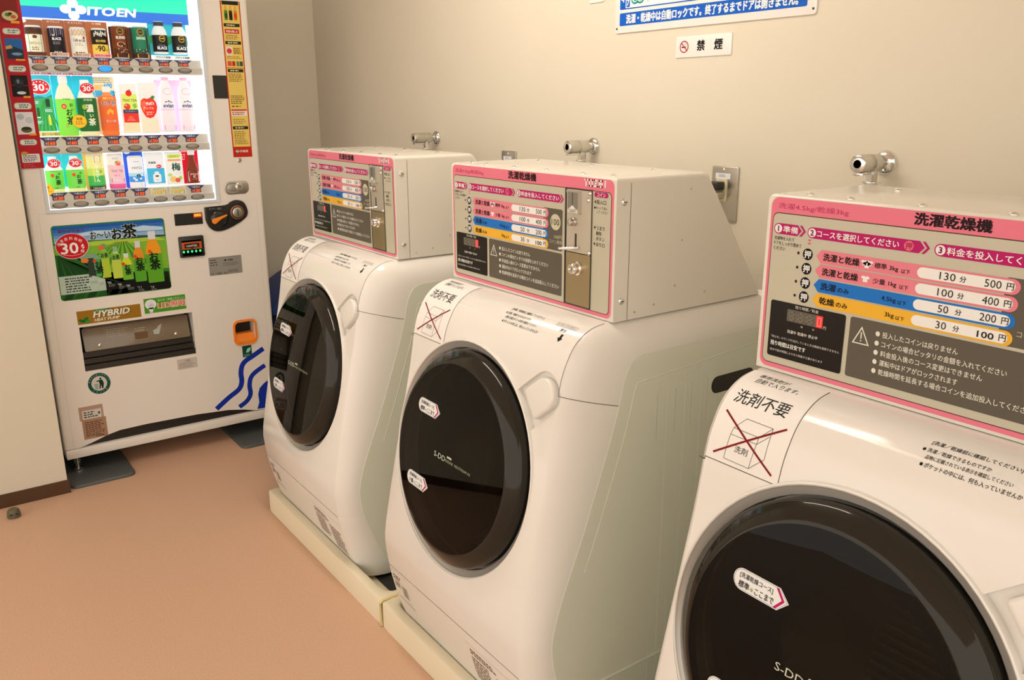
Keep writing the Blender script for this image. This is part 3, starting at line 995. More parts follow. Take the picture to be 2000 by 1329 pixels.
# ------------------------------------------------------------------ drain trays under the washers
def drain_tray(x0, x1, label, bead=True):
    t = empty('drain_tray', (x0, -.214, 0))
    tag(t, label, 'drain tray', 'drain trays under the washers')
    w = x1 - x0
    m = MB()
    y1 = .775
    out = rrect(0, 0, w, y1, .008, 3)
    inn = rrect(.020, .034, w - .024, y1 - .02, .035, 6)
    # match the point counts by resampling both outlines
    def resample(P, N):
        P = [Vector(p) for p in P]; P.append(P[0])
        L = [0]
        for i in range(1, len(P)):
            L.append(L[-1] + (P[i] - P[i - 1]).length)
        r = []
        j = 0
        for k in range(N):
            s = L[-1] * k / N
            while L[j + 1] < s:
                j += 1
            f = (s - L[j]) / max(1e-9, L[j + 1] - L[j])
            q = P[j].lerp(P[j + 1], f)
            r.append((q.x, q.y))
        return r
    def poly_ring(P):
        c = Vector((w / 2, y1 / 2))
        N = 144
        res = []
        for k in range(N):
            a = 2 * math.pi * k / N - math.pi * .75
            d = Vector((math.cos(a) * w, math.sin(a) * y1))
            best = None
            for i in range(len(P)):
                p, q = Vector(P[i]), Vector(P[(i + 1) % len(P)])
                e = q - p
                den = d.x * e.y - d.y * e.x
                if abs(den) < 1e-12:
                    continue
                s = ((p - c).x * e.y - (p - c).y * e.x) / den
                u = ((p - c).x * d.y - (p - c).y * d.x) / den
                if s > 0 and -1e-6 <= u <= 1 + 1e-6 and (best is None or s < best):
                    best = s
            res.append(c + d * best)
        return res
    def shrink(P, k):
        return rrect(*P)
    lv = [(rrect(0, 0, w, y1, .008, 3), 0.0), (rrect(0, 0, w, y1, .008, 3), .074), (rrect(.002, .002, w - .002, y1 - .002, .008, 3), .0785), (rrect(.006, .006, w - .006, y1 - .006, .008, 3), .080),
          (rrect(.014, .026, w - .018, y1 - .014, .038, 6), .080), (rrect(.018, .031, w - .022, y1 - .018, .036, 6), .0775), (rrect(.020, .034, w - .024, y1 - .02, .035, 6), .072), (rrect(.024, .038, w - .028, y1 - .024, .033, 6), .016)]
    vs, fs = [], []
    for P, z in lv:
        for q in poly_ring(P):
            vs.append((q.x, q.y, z))
    N = 144
    for j in range(len(lv) - 1):
        for k in range(N):
            fs.append([j * N + k, j * N + (k + 1) % N, (j + 1) * N + (k + 1) % N, (j + 1) * N + k])
    m.add(vs, fs, M_TRAY, True)
    m.f.append([(len(lv) - 1) * N + k for k in range(N)]); m.m.append(0); m.sm.append(False)
    m.f.append(list(range(N))[::-1]); m.m.append(0); m.sm.append(False)
    m.build('tray', t)
    if bead:
        b = MB()
        b.tube([(w + .003, -.001, .002), (w + .003, -.001, .074), (w + .003, .004, .079), (w + .003, .1, .079), (w + .003, y1 - .02, .079)], .0042, M_CAULK, n=8)
        b.build('sealant_bead', t)
    return t
drain_tray(-.050, .817, 'cream plastic drain tray under the washer nearest the vending machine')
drain_tray(.823, 1.690, 'cream plastic drain tray under the middle washer')
drain_tray(1.780, 2.647, 'cream plastic drain tray under the nearest washer', False)

# ------------------------------------------------------------------ water taps
def tap(x, label):
    t = empty('water_tap', (x, YW, 1.2895))
    tag(t, label, 'water tap', 'chrome water taps on the wall')
    ax = lambda a, b, h: (a, -h, b)
    MB().lathe([(.0265, 0), (.0265, .003), (.0245, .008), (.018, .0125), (.0125, .0145), (.0125, .02)], M_CHROME, ax, n=36).build('flange', t)
    b = MB()
    b.lathe([(.0105, .010), (.0105, .030)], M_SATIN, ax, n=24)
    b.lathe([(.0165, .028), (.0185, .031), (.0185, .060), (.0180, .0612), (.0180, .0622), (.0190, .0634), (.0190, .100), (.0178, .1045)], M_SATIN, ax, n=36)
    b.build('valve_body', t)
    c = MB()
    c.lathe([(.0178, .1045), (.0150, .1065), (.0088, .1065), (.0080, .1045), (.0075, .0985), (0, .0985)], M_CHROME, ax, n=36, mats=[M_CHROME, M_CHROME, M_CHROME, M_DARK, M_DARK])
    c.build('end_cap', t)
    fl = MB()
    fl.box((-.0115, -.098, -.0240), (.0115, -.064, -.0215), M_CHROME, .0008, 2)
    fl.box((-.0115, -.1015, -.0245), (.0115, -.0965, -.0185), M_CHROME, .0008, 2)
    fl.build('stop_lever', t)
    nz = MB()
    dn = lambda a, b, h: (a, -.047 + b, -h)
    nz.lathe([(.0105, .014), (.0105, .026)], M_SATIN, dn, n=24)
    nz.lathe([(.0125, .024), (.0125, .038)], M_CHROME, dn, n=6, smooth=False)
    nz.lathe([(.0190, .0385), (.0195, .0400), (.0190, .0415)], M_CHROME, dn, n=28)
    nz.lathe([(.0130, .0415), (.0130, .058)], M_WHITE2, dn, n=24)
    nz.build('nozzle', t)
    # hose going down behind the machine
    hs = MB()
    hs.tube([tuple(p) for p in spline([(0, -.047, -.055), (0, -.047, -.12), (.03, -.045, -.22), (.06, -.045, -.36), (.07, -.05, -.50)], 5)], .009, mat('grey_hose', (.5, .5, .48), rough=.5), n=10)
    hs.build('hose', t)
    return t
tap(-.165, 'chrome wall tap above the coin box of the farthest washer')
tap(.747, 'chrome wall tap above the coin box of the middle washer')
tap(1.687, 'chrome wall tap above the coin box of the nearest washer')

# ------------------------------------------------------------------ power outlets
def outlet(x0, label, plug):
    t = empty('power_outlet', (x0, YW, 1.120))
    tag(t, label, 'power outlet', 'steel outlet plates behind the washers')
    fn = lambda u, v, h: (u, -h, v)
    flat_shape(rrect(0, 0, .084, .138, .004), fn, 0, .0065, M_STEEL, .003, 3).build('plate', t)
    a = Art(lambda u, v, h: fn(u, v, .0065 + h))
    a.rect(.013, .106, .061, .120, 'efe6e4', 1)
    a.scribble(.024, .110, .050, .117, 'b0a8b4', 2, 2, .6, 4)
    a.build('label', t)
    MB().lathe([(.0042, .006), (.0042, .0075), (.002, .009), (0, .0092)], M_CHROME, lambda p, q, h: fn(.038 + p, .1285 + q, h), n=14).build('screw', t)
    ins = MB()
    ins.prism(rrect(.017, .050, .053, .106, .002), fn, .0065, .0090, mat('cream_socket', (.74, .68, .46), rough=.4))
    ins.build('socket', t)
    if plug:
        pg = MB()
        pg.box((.018, -.040, .078), (.047, -.009, .100), M_BLACK, .004, 3)
        pg.tube([(.030, -.038, .089), (.022, -.055, .089), (.005, -.066, .080), (-.03, -.066, .05), (-.05, -.064, -.03), (-.05, -.06, -.2)], .0045, M_BLACK, n=8)
        pg.build('plug', t)
        p2 = MB()
        p2.box((.018, -.034, .056), (.047, -.009, .074), mat('grey_plug', (.45, .42, .33), rough=.4), .004, 3)
        p2.build('plug', t)
    return t
outlet(1.216, 'steel outlet plate with a black plug, between middle and nearest washer', True)
outlet(.272, 'steel outlet plate showing just its top edge over the middle coin box', False)

# ------------------------------------------------------------------ wall signs
def wall_fn(x0, z0, y=YW):
    return lambda u, v, h: (x0 + u, y - h, z0 + v)
def notice_sign():
    x0, z0, w, h = .829, 1.603, .655, .60
    fn = wall_fn(x0, z0)
    t = tag(empty('notice_sign'), 'large white instruction sign with blue bands, cut off by the top of the picture', 'sign')
    flat_shape(rrect(0, 0, w, h, .008), fn, .0, .004, mat('sign_white', (.83, .82, .81), rough=.3), .0008, 2).build('board', t)
    A = Art(lambda u, v, k: fn(u, v, .004 + k))
    A.rect(.0185, .0185, .630, .0520, '1a62b4', 0, r=.004)
    A.text('洗濯・乾燥中は自動ロックです。終了するまでドアは開きません。', .045, .0235, .0235, 'f6f0ee', 1, w=.560, bold=.035)
    A.rect(.0185, .0610, .630, .1400, '1a62b4', 0, r=.004)
    A.rect(.0410, .0640, .628, .1380, 'f4ecea', 1, r=.002)
    A.text('4', .0245, .0800, .016, 'f6f0ee', 1, bold=.03)
    A.rect(.0440, .0660, .0580, .1300, '1a62b4', 2, r=.004)
    A.text('7', .0510, .0700, .0145, 'f6f0ee', 3, anchor='c', bold=.02)
    A.text('了', .0510, .0880, .0125, 'f6f0ee', 3, anchor='c', bold=.02)
    for cx in (.078, .098):
        A.ell(cx, .0840, .0150, .0125, '2a8c80', 2, 24); A.ell(cx, .0850, .0115, .0090, 'bfe0d4', 3, 24); A.ell(cx + .002, .0850, .0070, .0060, '3aa090', 4, 20)
    A.poly([(.118, .090), (.138, .090), (.130, .0700), (.126, .0700)], 'c9d6d8', 2)
    A.text('洗濯終了後は、すみやかに取り出してください', .165, .0810, .016, '3a4450', 2, w=.40)
    A.rect(.0185, .1500, .630, .2600, 'e8f0f4', 0, r=.004)
    A.build('printing', t)
    for px, pz in ((.008, .012), (w - .008, .012), (.008, h - .012), (w - .008, h - .012)):
        MB().lathe([(.0028, .004), (.0028, .005), (0, .0055)], M_DARK, lambda a, b, k: fn(px + a, pz + b, k), n=10).build('nail', t)
notice_sign()
def no_smoking():
    x0, z0, w, h = 1.0645, 1.5275, .1855, .0520
    fn = wall_fn(x0, z0)
    t = tag(empty('no_smoking_sign'), 'small white no smoking sign below the large notice', 'sign')
    flat_shape(rrect(0, 0, w, h, .003), fn, .0, .003, mat('sign_white', (.83, .82, .81), rough=.3), .0008, 2).build('board', t)
    A = Art(lambda u, v, k: fn(u, v, .003 + k))
    cx, cz = .0295, .0265
    A.rect(cx - .009, cz - .0025, cx + .006, cz + .0005, '3c3434', 0)
    A.stroke([(cx + .003, cz + .0035), (cx + .001, cz + .006), (cx + .005, cz + .008), (cx + .007, cz + .004), (cx + .009, cz + .003)], .0010, '8a7c78', 0)
    A.ring(cx, cz, .0150, .0150, .0026, 'b8242e', 1, 36)
    A.line((cx - .0098, cz + .0098), (cx + .0098, cz - .0098), .0026, 'b8242e', 1)
    A.text('禁', .0865, .0150, .0250, '120e0e', 0, anchor='c', bold=.035)
    A.text('煙', .1440, .0150, .0250, '120e0e', 0, anchor='c', bold=.035)
    A.build('printing', t)
no_smoking()
tp = tag(flat_shape(rrect(0, 0, .062, .045, .002), wall_fn(.714, 1.693), 0, .003, mat('sign_white', (.83, .82, .81), rough=.3), .0008, 2).build('wall_tag'), 'plain white tag on the wall left of the large notice sign', 'tag')

# ------------------------------------------------------------------ door stop on the floor
ds = empty('door_stop', (-.538, -.968, 0), -.05)
tag(ds, 'small olive grey rubber door stop on the floor by the partition', 'door stop')
d = MB()
M_STOP = mat('olive_rubber', alb('6b6044'), rough=.6)
d.lathe([(.0215, 0), (.0215, .012), (.0195, .024), (.014, .031), (0, .033)], M_STOP, lambda a, b, h: (a, b, h), n=28)
d.build('body', ds)
for sx in (-1, 1):
    MB().box((.0185, sx * .009 - .0045, .014), (.0222, sx * .009 + .0045, .019), M_DARK, .001, 2).build('screw_hole', ds)

# ------------------------------------------------------------------ vending machine
XV = -.76
VM = empty('vending_machine', (XV, 0, 0))
tag(VM, 'white drink vending machine with a lit display of cans and bottles', 'vending machine')
vf = lambda u, v, h: (h, u, v)
def vart(base=0, dh=0.0, ink=pr):
    return Art(lambda u, v, h: vf(u, v, h + dh), base=base, ink=ink)

def holed(u0, v0, u1, v1, holes, h0, h1, m, fn=vf):
    """slab with rectangular openings"""
    us = sorted({u0, u1} | {h[0] for h in holes} | {h[2] for h in holes})
    vs = sorted({v0, v1} | {h[1] for h in holes} | {h[3] for h in holes})
    B = bmesh.new()
    def solid(i, j):
        if not (0 <= i < len(us) - 1 and 0 <= j < len(vs) - 1):
            return False
        cu, cv = (us[i] + us[i + 1]) / 2, (vs[j] + vs[j + 1]) / 2
        return not any(a < cu < c and b < cv < d for a, b, c, d in holes)
    cache = {}
    def V(i, j, k):
        if (i, j, k) not in cache:
            cache[(i, j, k)] = B.verts.new(fn(us[i], vs[j], (h0, h1)[k]))
        return cache[(i, j, k)]
    for i in range(len(us) - 1):
        for j in range(len(vs) - 1):
            if not solid(i, j):
                continue
            B.faces.new([V(i, j, 1), V(i + 1, j, 1), V(i + 1, j + 1, 1), V(i, j + 1, 1)])
            B.faces.new([V(i, j, 0), V(i, j + 1, 0), V(i + 1, j + 1, 0), V(i + 1, j, 0)])
            for (di, dj, a, b) in ((-1, 0, (i, j + 1), (i, j)), (1, 0, (i + 1, j), (i + 1, j + 1)), (0, -1, (i, j), (i + 1, j)), (0, 1, (i + 1, j + 1), (i, j + 1))):
                if not solid(i + di, j + dj):
                    B.faces.new([V(*a, 1), V(*a, 0), V(*b, 0), V(*b, 1)])
    bmesh.ops.recalc_face_normals(B, faces=B.faces[:])
    return MB().bm(B, m)

Y0, Y1, ZT = -.755, .108, 1.83
# cabinet behind the door
cb = MB()
cb.box((-.46, Y0 + .004, .12), (-.085, Y1 - .004, ZT), M_VEND, .006, 2)
cb.build('cabinet', VM)
WIN = (-.684, 1.044, -.083, 1.80)
CHU = (-.644, .423, -.226, .599)
RET = (-.058, .438, .024, .526)
door_ = holed(Y0 + .012, .20, Y1 - .012, ZT - .01, [WIN, CHU, RET], -.080, 0, M_VEND)
# rounded door edges and the arched foot
foot_poly = [(Y0 + .012, .20), (Y0 + .012, .1215), (-.703, .1215), (-.66, .132), (-.60, .151), (-.551, .161), (-.45, .1635), (-.25, .160), (-.12, .151), (-.05, .138), (.0, .1235), (Y1 - .012, .1215), (Y1 - .012, .20)]
door_.prism(foot_poly, vf, -.05, 0, M_VEND)
edge = [(-.080, 0), (0, 0)]
for s_, y_ in ((-1, Y0 + .012), (1, Y1 - .012)):
    pts = [(-.080, y_)] + [(-.012 + .012 * math.cos(a), y_ + s_ * .012 * math.sin(a)) for a in [k * math.pi / 12 for k in range(7)]] + [(-.080, y_ + s_ * .012)]
    door_.prism([(p[1], p[0]) for p in pts], lambda u, v, h: (v, u, h), .1215, ZT - .01, M_VEND, True)
vdoor = door_.build('front_door', VM, sharp=50)
gp = MB(); gp.box((-.084, -.715, .1198), (-.016, .045, .175), M_BLACK); gp.build('kick_gap', VM)  # black block closing the gap, stands for the shade inside it
sa = vart(.5)
sa.rect(-.7225, .1215, -.7215, 1.03, mat('fine_seam', (.55, .53, .50), rough=.6), 0)
sa.rect(.0785, .13, .0793, 1.035, mat('fine_seam', (.55, .53, .50)), 0)
sa.rect(-.722, 1.0335, .0793, 1.0342, mat('fine_seam', (.55, .53, .50)), 0)
sa.build('door_seam', vdoor)
MB().box((-.42, Y0 + .003, .082), (.003, Y1 - .003, .1195), M_VEND, .003, 2).build('plinth', VM)
for h_, y_ in ((-.05, -.712), (-.05, .065), (-.38, -.712), (-.38, .065)):
    lg = MB()
    lg.lathe([(.024, .0125), (.024, .017), (.018, .021), (.0085, .023), (.0085, .045), (.013, .047), (.013, .056), (.0085, .058), (.0085, .0825)], M_CHROME if h_ > -.1 else M_STEEL, lambda a, b, h: (h_ + a, y_ + b, h), n=20)
    lg.build('leg', VM)

# --- display window: lit box, pane, shelves
dw = MB()
u0, v0, u1, v1 = WIN
dw.prism([(u0, v0), (u1, v0), (u1, v1), (u0, v1)], vf, -.070, -.066, mat('display_backlight', (.8, .8, .8), emit=(.93, .97, 1.0), strength=1.15))
dw.build('display_back', VM)
for nm, (a, b, c, d) in (('l', (u0, v0, u0 + .004, v1)), ('r', (u1 - .004, v0, u1, v1)), ('b', (u0 + .004, v0, u1 - .004, v0 + .004))):
    MB().prism([(a, b), (c, b), (c, d), (a, d)], vf, -.066, -.003, mat('lit_side_strip', (.8, .8, .8), emit=(.86, .94, 1.0), strength=.8)).build('light_strip', VM)
fr = holed(u0 - .010, v0 - .010, u1 + .012, v1 + .01, [(u0 + .001, v0 + .001, u1 - .001, v1)], -.004, .004, mat('pale_blue_frame', (.62, .69, .76), rough=.3))
fr.build('window_frame', VM)
MB().prism([(u0, v0), (u1, v0), (u1, v1), (u0, v1)], vf, -.0022, -.0012, M_PANE).build('window_pane', VM)

# header sign
hd_ = MB()
hd_.prism([(u0 + .005, 1.7085), (u1 - .025, 1.7085), (u1 - .025, 1.80), (u0 + .005, 1.80)], vf, -.062, -.056, bl('2473d8'))
H = vart(0, -.056, ink=bl)
H.mb = hd_
def HL(h, s):
    return mat('sign_%s_%g' % (h, s), '202020', emit=lin(h), strength=s)
H.rect(u0 + .006, 1.7095, u1 - .026, 1.7460, HL('1f74dc', 1.05), 1)
H.rect(u0 + .006, 1.7460, u1 - .026, 1.7990, HL('1fe6b4', 1.2), 1)
wt = HL('ffffff', 1.3)
cx_, cz_ = -.5070, 1.7425
for k in range(4):
    a = k * math.pi / 2
    H.ell(cx_ + .0250 * math.cos(a), cz_ + .0205 * math.sin(a), .0185 if k % 2 == 0 else .0150, .0150 if k % 2 == 0 else .0180, wt, 2, 24, rot=a)
H.text('ITO', -.462, 1.7265, .0275, wt, 2, w=.090, bold=.045, shear=.18)
H.text('EN', -.363, 1.7270, .0275, wt, 2, w=.062, bold=.045, shear=.18)
H.ell(-.205, 1.806, .030, .012, wt, 2, 24)
hd_.build('header_sign', VM)

ROWS = [(1.5780, 1.5530, 1.5240), (1.3020, 1.2715, 1.2420), (1.1045, 1.0760, 1.0470)]   # shelf top, rail top, rail bottom
BTN = [1.5390, 1.2565, 1.0600]
COLY = [-.6470 + .0703 * i for i in range(8)]
M_RAIL = mat('rail_plastic', (.74, .70, .65), rough=.45)
M_BTN = mat('button_grey', (.30, .28, .24), rough=.35)
M_BTNR = mat('button_rim', (.03, .03, .028), rough=.4)
navy = '26346c'
for r, (zs, zr, zb) in enumerate(ROWS):
    rl = MB()
    prof = [(-.0655, zs), (-.019, zs), (-.016, zr), (-.010, zr - .001), (-.006, zr - .004), (-.004, zb + .004), (-.006, zb), (-.0655, zb)]
    rl.prism([(z, h) for h, z in prof], lambda u, v, h: (v, h, u), -.6795, -.0885, M_RAIL)
    rl.build('shelf_rail', VM)
    for c, y in enumerate(COLY):
        price = [['130'] * 6 + ['140', '140'], ['160', '160', '160', '160', '160', '150', '120', '120'], ['130'] * 5 + ['100', '100', '120']][r][c]
        A = Art(lambda u, v, h: vf(u, v, -.0190 + (zs - v) / (zs - zr) * .003 + h), ink=bl)
        hh = zs - zr
        zt_ = zs - .0005
        if r == 2 and c in (5, 6):
            A.rect(y - .030, zr + .001, y + .030, zs + .0005, 'c8c2a0', 0)
            A.text('期間限定', y, zr + hh * .68, .0055, '707064', 1, anchor='c', w=.045)
            A.text('100円', y, zr + .0035, .0135, 'e8c23a', 2, anchor='c', w=.046, bold=.03)
            A.text('100円', y + .0006, zr + .0030, .0138, '4a4a3a', 1, anchor='c', w=.048, bold=.06)
        else:
            A.poly([(y - .034, zt_), (y - .020, zr + hh * .55), (y - .020, zr + hh * .05), (y + .019, zr + hh * .05), (y + .019, zr + hh * .55), (y + .034, zt_)], mat('navy_strip', (.018, .032, .13), rough=.4), 0)
            A.text('つめたい', y, zr + hh * .66, hh * .26, 'dfe4f4', 1, anchor='c', w=.034, bold=.01)
            A.rect(y - .0175, zr + hh * .07, y + .0180, zr + hh * .54, mat('led_window', (.05, .02, .015), rough=.4, emit=(.20, .015, .005), strength=.6), 1)
            A.text('¥', y - .0155, zr + hh * .13, hh * .30, 'b8b0b0', 2, w=.006)
            A.text(price, y + .0035, zr + hh * .12, hh * .38, glow('ff5420', 1.6), 2, anchor='c', w=.022, bold=.02, shear=.1)
        A.build('price_label', VM)
        b = MB()
        zb_ = BTN[r]
        fnb = lambda a, c_, h: (-.0055 + h, y + a * 1.0, zb_ + c_ * .44)
        b.lathe([(.0255, -.002), (.0255, .0015), (.0225, .0025)], M_BTNR, fnb, n=28, caps=False)
        on = (r == 0 and c == 3)
        b.lathe([(.0225, .0020), (.0165, .0060), (.0145, .0070), (0, .0072)], glow('2aa8ff', 1.0) if on else M_BTN, lambda a, c_, h: (-.0055 + h, y + a, zb_ + .0015 + c_ * .44), n=28, caps=False)
        o = b.build('button', VM)
        if on:
            o['label'] = 'lit blue selection button'

# --- sample drinks on the shelves
def sample(name, r, c, label, cat, w=.062, card=None, top=None):
    zs = ROWS[r][0]
    t = empty(name, (XV - .040, COLY[c], zs + .0003))
    t.scale = (1.0, 1.13, 1.07)
    tag(t, label, cat, 'sample drinks in the lit display')
    return t
def lathe_at(prof, m, mats=None, n=28):
    return MB().lathe(prof, m, lambda a, b, h: (a * .92, b, h), n=n, mats=mats)
def wrap(r):
    return lambda u, v, h: ((r * .92 + h) * math.cos(u / r), (r + h) * math.sin(u / r), v)
def flat(h0=-.0235):
    return lambda u, v, h: (h0 + h, u, v)
def card_(t, w, z0, z1, col, border=None, r=.003, off=0.0):
    c = MB()
    w = min(w, .0620)
    c.prism(rrect(-w / 2 + off, z0, w / 2 + off, z1, r), flat(-.0248), 0, .0010, bl(col))
    o = c.build('backing_card', t)
    return o
def can(t, r, h, segs, lid=True):
    """segs: list of (z fraction, colour) from the bottom up"""
    prof = [(r * .82, 0), (r * .97, .003)]
    ms = [bl('c8c8c4')]
    z = .003
    for zf, col in segs:
        prof.append((r, max(z + 1e-4, z))) if False else None
        prof.append((r, zf * h)); ms.append(bl(col))
    prof += [(r * .88, h - .001), (r * .86, h + .0015), (0, h + .001)]
    ms += [bl('d8d6d0'), bl('e8e6e0'), bl('d0cec8')]
    lathe_at(prof, None, ms).build('can_body', t)
def pet(t, r, h, liquid, label, cap='f8f8f4', lz=(.10, .60), shoulder=None):
    """plastic bottle: body, sleeve, cap"""
    sh = shoulder or liquid
    lathe_at([(r * .85, 0), (r, .004), (r, h * .06), (r * .95, h * .08), (r, h * .10), (r, h * .62), (r * .96, h * .66), (r * .70, h * .78), (r * .42, h * .86), (r * .40, h * .89)], None,
             [bl(liquid)] * 5 + [bl(sh)] * 4).build('bottle_body', t)
    lathe_at([(r * .46, h * .885), (r * .47, h * .90), (r * .47, h * .985), (r * .42, h), (0, h)], bl(cap)).build('cap', t)
    lathe_at([(r + .0004, h * lz[0]), (r + .0006, h * (lz[0] + .005)), (r + .0006, h * (lz[1] - .005)), (r + .0004, h * lz[1])], bl(label)).build('label_sleeve', t)
    return Art(wrap(r + .0008), ink=bl)

def name_tag(t, col, txt, ink, w=.054):
    b = MB(); b.prism(rrect(-w / 2, .0015, w / 2, .0130, .0015), flat(.0228), 0, .0008, bl(col))
    A = Art(flat(.0236), mb=b, ink=bl)
    A.text(txt, 0, .0040, .0070, ink, 1, anchor='c', w=w * .82, bold=.015)
    A.build('name_tag', t)

# row 1
t = sample('drink_can', 0, 0, 'cream milk coffee can, leftmost in the top row of the display', 'drink can')
card_(t, .068, .002, .116, '9a5a3c')
can(t, .0235, .094, [(.15, 'f4ecd4'), (.72, 'f2e6c8'), (.80, '5a3420'), (.95, '4a2818')])
A = Art(wrap(.0237), ink=bl)
A.rframe(-.0190, .012, .0190, .074, .0012, '2a2018', 1, .006)
A.text('ミルクコーヒー', 0, .036, .0090, '3a2416', 1, anchor='c', w=.034, bold=.015)
A.poly([(-.006, .056), (.004, .055), (.007, .062), (.001, .066), (-.006, .064)], '6a4028', 1)
A.scribble(-.012, .018, .012, .030, '8a6a50', 1, 2, .5, 3)
A.poly([(-.0230, .070), (-.012, .075), (-.006, .069), (0, .074), (.006, .069), (.012, .075), (.0230, .070), (.0230, .0785), (-.0230, .0785)], '5a3420', 1)
A.build('print', t)
A = Art(flat(-.0238), ink=bl); A.ell(-.022, .111, .010, .0055, 'f0f0ee', 1); A.build('card_print', t)

name_tag(t, '6a3a26', 'やさしいミルク', '1e0e08')

t = sample('drink_can', 0, 1, 'black coffee can with light vertical stripes, second in the top row', 'drink can')
card_(t, .068, .002, .118, 'a5603f')
can(t, .0235, .094, [(.10, '1c1418'), (.72, '14101a'), (.95, '201824')])
A = Art(wrap(.0237), ink=bl)
for k in range(7):
    A.rect(-.020 + k * .006, .064 + (k % 3) * .003, -.018 + k * .006, .089, ('8a88a0', '6a5a78', 'b8b4c0')[k % 3], 1)
A.text('BLACK', -.015, .052, .0085, 'f4f0ee', 1, w=.026, bold=.03)
A.scribble(-.014, .038, .012, .048, 'a8a0a0', 1, 2, .4, 8)
A.text('W', -.015, .064, .006, 'f4f0ee', 2, bold=.03)
A.scribble(-.014, .012, .014, .018, 'd8d0c8', 1, 1, .6, 9)
A.build('print', t)
A = Art(flat(-.0238), ink=bl); A.text('W ブラック', 0, .1085, .0065, 'f0dccc', 1, anchor='c', w=.036, bold=.01); A.build('card_print', t)
name_tag(t, 'd8b8a4', '無糖ブラック', '3a1c10')

t = sample('drink_can', 0, 2, 'pale cafe au lait can with brown lattice top, third in the top row', 'drink can')
card_(t, .068, .002, .118, 'a5603f')
can(t, .0235, .094, [(.10, 'f0e4d0'), (.72, 'f2e8d8'), (.95, 'e8d4b8')])
A = Art(wrap(.0237), ink=bl)
for k in range(5):
    A.stroke([(-.020 + k * .010, .088), (-.025 + k * .010 if k else -.020, .078), (-.020 + k * .010, .070)], .0010, '9a6a4a', 1)
    A.stroke([(-.020 + k * .010, .088), (-.015 + k * .010 if k < 4 else .020, .078), (-.020 + k * .010, .070)], .0010, '9a6a4a', 1)
A.text('Café au Lait', 0, .050, .0090, '4a2a1c', 1, anchor='c', w=.036, bold=.02)
A.ell(.014, .062, .0035, .005, 'a02828', 1, 14)
A.scribble(-.014, .036, .012, .046, 'a88a78', 1, 2, .4, 18)
A.scribble(-.016, .012, .016, .018, '5a3a2c', 1, 1, .6, 19)
A.build('print', t)
A = Art(flat(-.0238), ink=bl); A.text('W カフェオレ', 0, .1085, .0065, 'f0dccc', 1, anchor='c', w=.042, bold=.01); A.build('card_print', t)
name_tag(t, 'd8b8a4', '牛乳たっぷり', '3a1c10')

t = sample('drink_can', 0, 3, 'black and yellow can marked 90 above the lit blue button', 'drink can')
card_(t, .068, .002, .118, 'b4653a')
can(t, .0235, .094, [(.10, 'f5d060'), (.46, 'f3cc58'), (.72, '1c1610'), (.95, '241c14')])
A = Art(wrap(.0237), ink=bl)
A.text('90', 0, .021, .0185, '1c1610', 1, anchor='c', w=.020, bold=.02)
A.text('微糖', -.019, .025, .006, '4a3a18', 1, w=.008); A.text('mg', .0115, .022, .005, '4a3a18', 1)
A.text('朝の時間', 0, .050, .0085, 'e8c858', 1, anchor='c', w=.030, bold=.02)
for k in range(8):
    A.rect(-.020 + k * .0052, .068 + (k * 7 % 4) * .002, -.0165 + k * .0052, .080 + (k * 5 % 3) * .003, 'f0ecdc', 1)
A.build('print', t)
A = Art(flat(-.0238), ink=bl); A.text('W 微糖', 0, .1085, .0065, 'f0dccc', 1, anchor='c', w=.028, bold=.01); A.build('card_print', t)
name_tag(t, 'f0a8a8', '朝専用の微糖', 'c02828')

for c, (col, dk, word, lab) in ((4, ('7a3a1c', '5a2814', 'BLEND', 'brown blended coffee can with a cup pictured on it')), (5, ('1c7a58', '145a44', 'DEMITASSE', 'dark green coffee can between the brown can and the bottle cans'))):
    t = sample('drink_can', 0, c, lab, 'drink can')
    card_(t, .062, .000, .106, '4a2a1c', off=.003)
    can(t, .0245, .108, [(.16, '4a2012'), (.30, dk), (.75, col), (.96, col)])
    A = Art(wrap(.0247), ink=bl)
    A.ell(-.002, .088, .0105, .0115, 'c8a040', 1, 24); A.ell(-.002, .088, .0085, .0095, '3a2a14', 2, 24)
    A.text("BARISTA", -.002, .0865, .0035, 'd8b860', 3, anchor='c', w=.013)
    A.text(word, -.002, .064, .0085, 'f4ece0', 1, anchor='c', w=.028, bold=.03)
    A.rect(.0150, .030, .0205, .095, '3a1c10', 1)
    if c == 4:
        A.ell(-.003, .046, .012, .0075, 'f0c8a0', 1); A.ell(-.003, .0475, .009, .005, '5a2814', 2); A.ell(.005, .042, .004, .004, '2a140a', 2)
    rnd = random.Random(c)
    for k in range(14):
        A.ell(rnd.uniform(-.020, .020), rnd.uniform(.018, .032), .0022, .0016, ('2a120a', 'd8b8a8')[k % 2], 2, 8)
    A.rect(-.018, .004, .021, .0165, 'f0b04a', 3, r=.002)
    A.text('まろやかブレンド', .0015, .0065, .0070, '4a2410', 4, anchor='c', w=.034)
    A.build('print', t)

